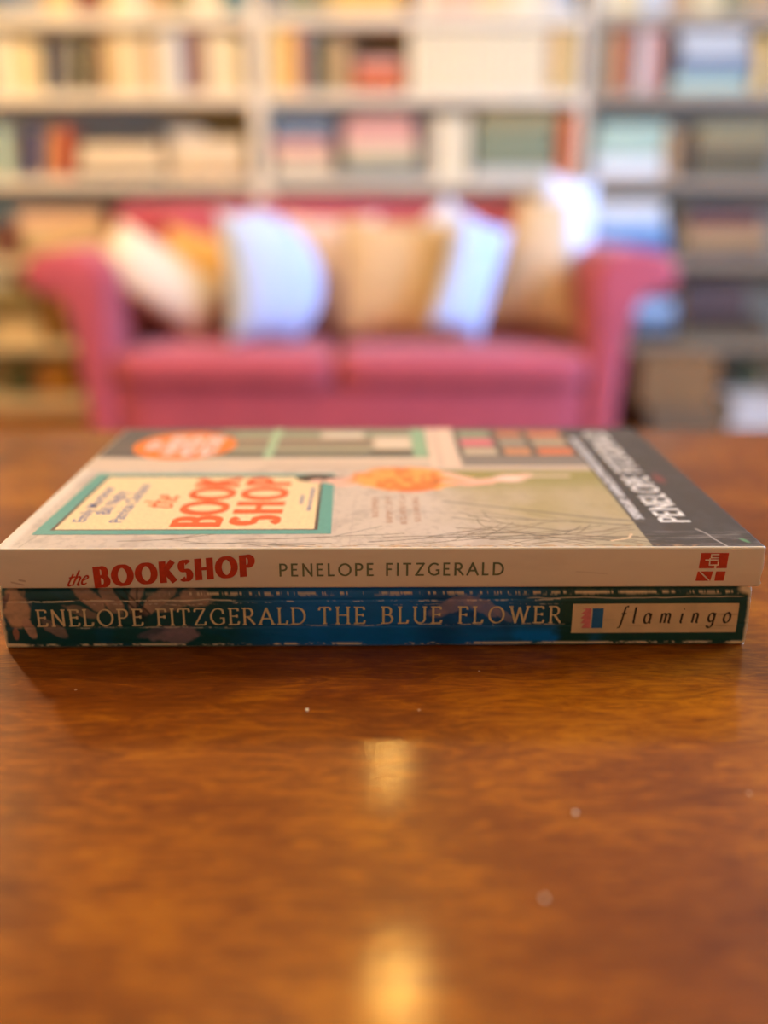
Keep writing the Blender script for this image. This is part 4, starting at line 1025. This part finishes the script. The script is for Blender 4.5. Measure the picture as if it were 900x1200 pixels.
tag(o, 'orange brown book standing beside the right divider above the sofa', 'book')
stack('right', 3, 696, 778, 205, [(22, 'white', 2, 0), (20, 'mint', 0, 3), (16, 'mint', 4, 0)], 'white and mint stack, right bay')
standing('right', 3, [(781, 796, 150, 'tan', 0), (797, 810, 156, 'dark brown', 0)])
stack('right', 3, 814, 905, 205, [(7, 'khaki', 0, 0), (9, 'dark green', 2, 0), (22, 'khaki', 0, 0), (20, 'olive', 4, 0)], 'khaki stack at far right, right bay')
# level with the sofa arms
stack('left', 2, -6, 20, 300, [(22, 'red brown', 0, 0), (20, 'red brown', 0, 2), (12, 'teal', 0, 0)], 'red brown pile at far left')
stack('left', 2, 24, 126, 300, [(10, 'khaki', 0, 0), (22, 'cream', 2, 2, True), (20, 'peach', 0, 4)], 'peach and cream stack left of the sofa back')
standing('left', 2, [(129, 140, 240, 'black', 0), (140, 152, 238, 'dark green', 0)])
stack('right', 2, 692, 788, 300, [(10, 'blue grey', 0, 0), (16, 'blue', 0, 3), (18, 'light blue', 3, 8), (20, 'white', 2, 14)], 'blue stack behind the right sofa arm')
standing('right', 2, [(790, 800, 240, 'khaki', 0)])
stack('right', 2, 804, 900, 300, [(12, 'dark brown', 0, 0), (20, 'tan', 0, 0), (20, 'red brown', 2, 10)], 'red brown topped stack at far right')
# below the sofa arms
stack('left', 1, -8, 46, 405, [(24, 'tan', 0, 0, True), (20, 'khaki', 2, 0), (16, 'olive', 0, 6), (16, 'pale grey', 0, 30)], 'pale stack left of the left sofa arm')
standing('left', 1, [(48, 58, 330, 'dark brown', 0), (58, 70, 334, 'amber', 0), (70, 84, 332, 'dark green', 0)])
stack('right', 1, 742, 792, 405, [(10, 'dark brown', 0, 0), (18, 'blue grey', 2, 2), (20, 'light blue', 0, 4)], 'light blue stack under the right sofa arm')
stack('right', 1, 796, 900, 405, [(12, 'khaki', 0, 0), (14, 'dark brown', 4, 0), (40, 'plum brown', 2, 28)], 'plum brown pile at far right')
# bottom shelf
standing('left', 0, [(-8, 10, 425, 'khaki', 0), (10, 24, 428, 'dark green', 0), (24, 38, 424, 'dark green', 0), (38, 52, 430, 'brown', 0), (52, 68, 426, 'amber', 0), (68, 84, 428, 'amber', 0)])
standing('right', 0, [(846, 860, 425, 'dark brown', 0), (860, 872, 428, 'dark green', 0), (872, 886, 430, 'dark green', 0), (886, 904, 426, 'khaki', 0)])

# boxes and papers on the floor beside the sofa ---------------------------------------
M_card = mat('brown_card', (150, 108, 62), .8, .08, 12); M_card2 = mat('dull_card', (128, 100, 68), .8, .08, 12); M_paper = mat('white_paper', (224, 214, 200), .85, .04, 20)
FY = 3.46
def carton(x0, x1, z0, z1, y0, y1, m, label, name):
    t = empty(name, ((x0+x1)/2, (y0+y1)/2, z0)); w, d, h = (x1-x0)/2, (y1-y0)/2, z1-z0
    box('box_body', -w, w, -d, d, 0, h-.03, m, t, .002)
    box('box_lid', -w-.004, w+.004, -d-.004, d+.004, h-.045, h, m, t, .003)
    return tag(t, label, 'box', 'boxes stacked on the floor')
carton(at(762, 480, FY).x, at(848, 480, FY).x, 0, .112, FY, FY+.27, M_card2, 'flat dull brown lidded box on the floor right of the sofa', 'storage_box')
carton(at(752, 440, FY).x, at(842, 440, FY).x, .1125, .30, FY+.01, FY+.26, M_card, 'taller brown lidded box standing on the flat box', 'storage_box')
zz = 0.0005
for k, (t, a, b, lab) in enumerate(((.045, 856, 930, 'thick pale folder at the bottom of the paper pile'), (.04, 860, 925, 'white folder in the middle of the paper pile'), (.035, 858, 920, 'white folder on top of the paper pile'))):
    x0, x1 = at(a, 485, 3.55).x, at(b, 485, 3.55).x
    th = empty('paper_folder', ((x0+x1)/2, 3.66, zz))
    w = (x1-x0)/2
    box('folder_cover', -w, w, -.11, .11, t-.002, t, M_paper, th); box('folder_cover', -w, w, -.11, .11, 0, .002, M_paper, th); box('paper_block', -w+.004, w-.004, -.106, .106, .002, t-.002, M_paper, th)
    tag(th, lab+' on the floor', 'folder', 'folders piled on the floor'); zz += t+.0005
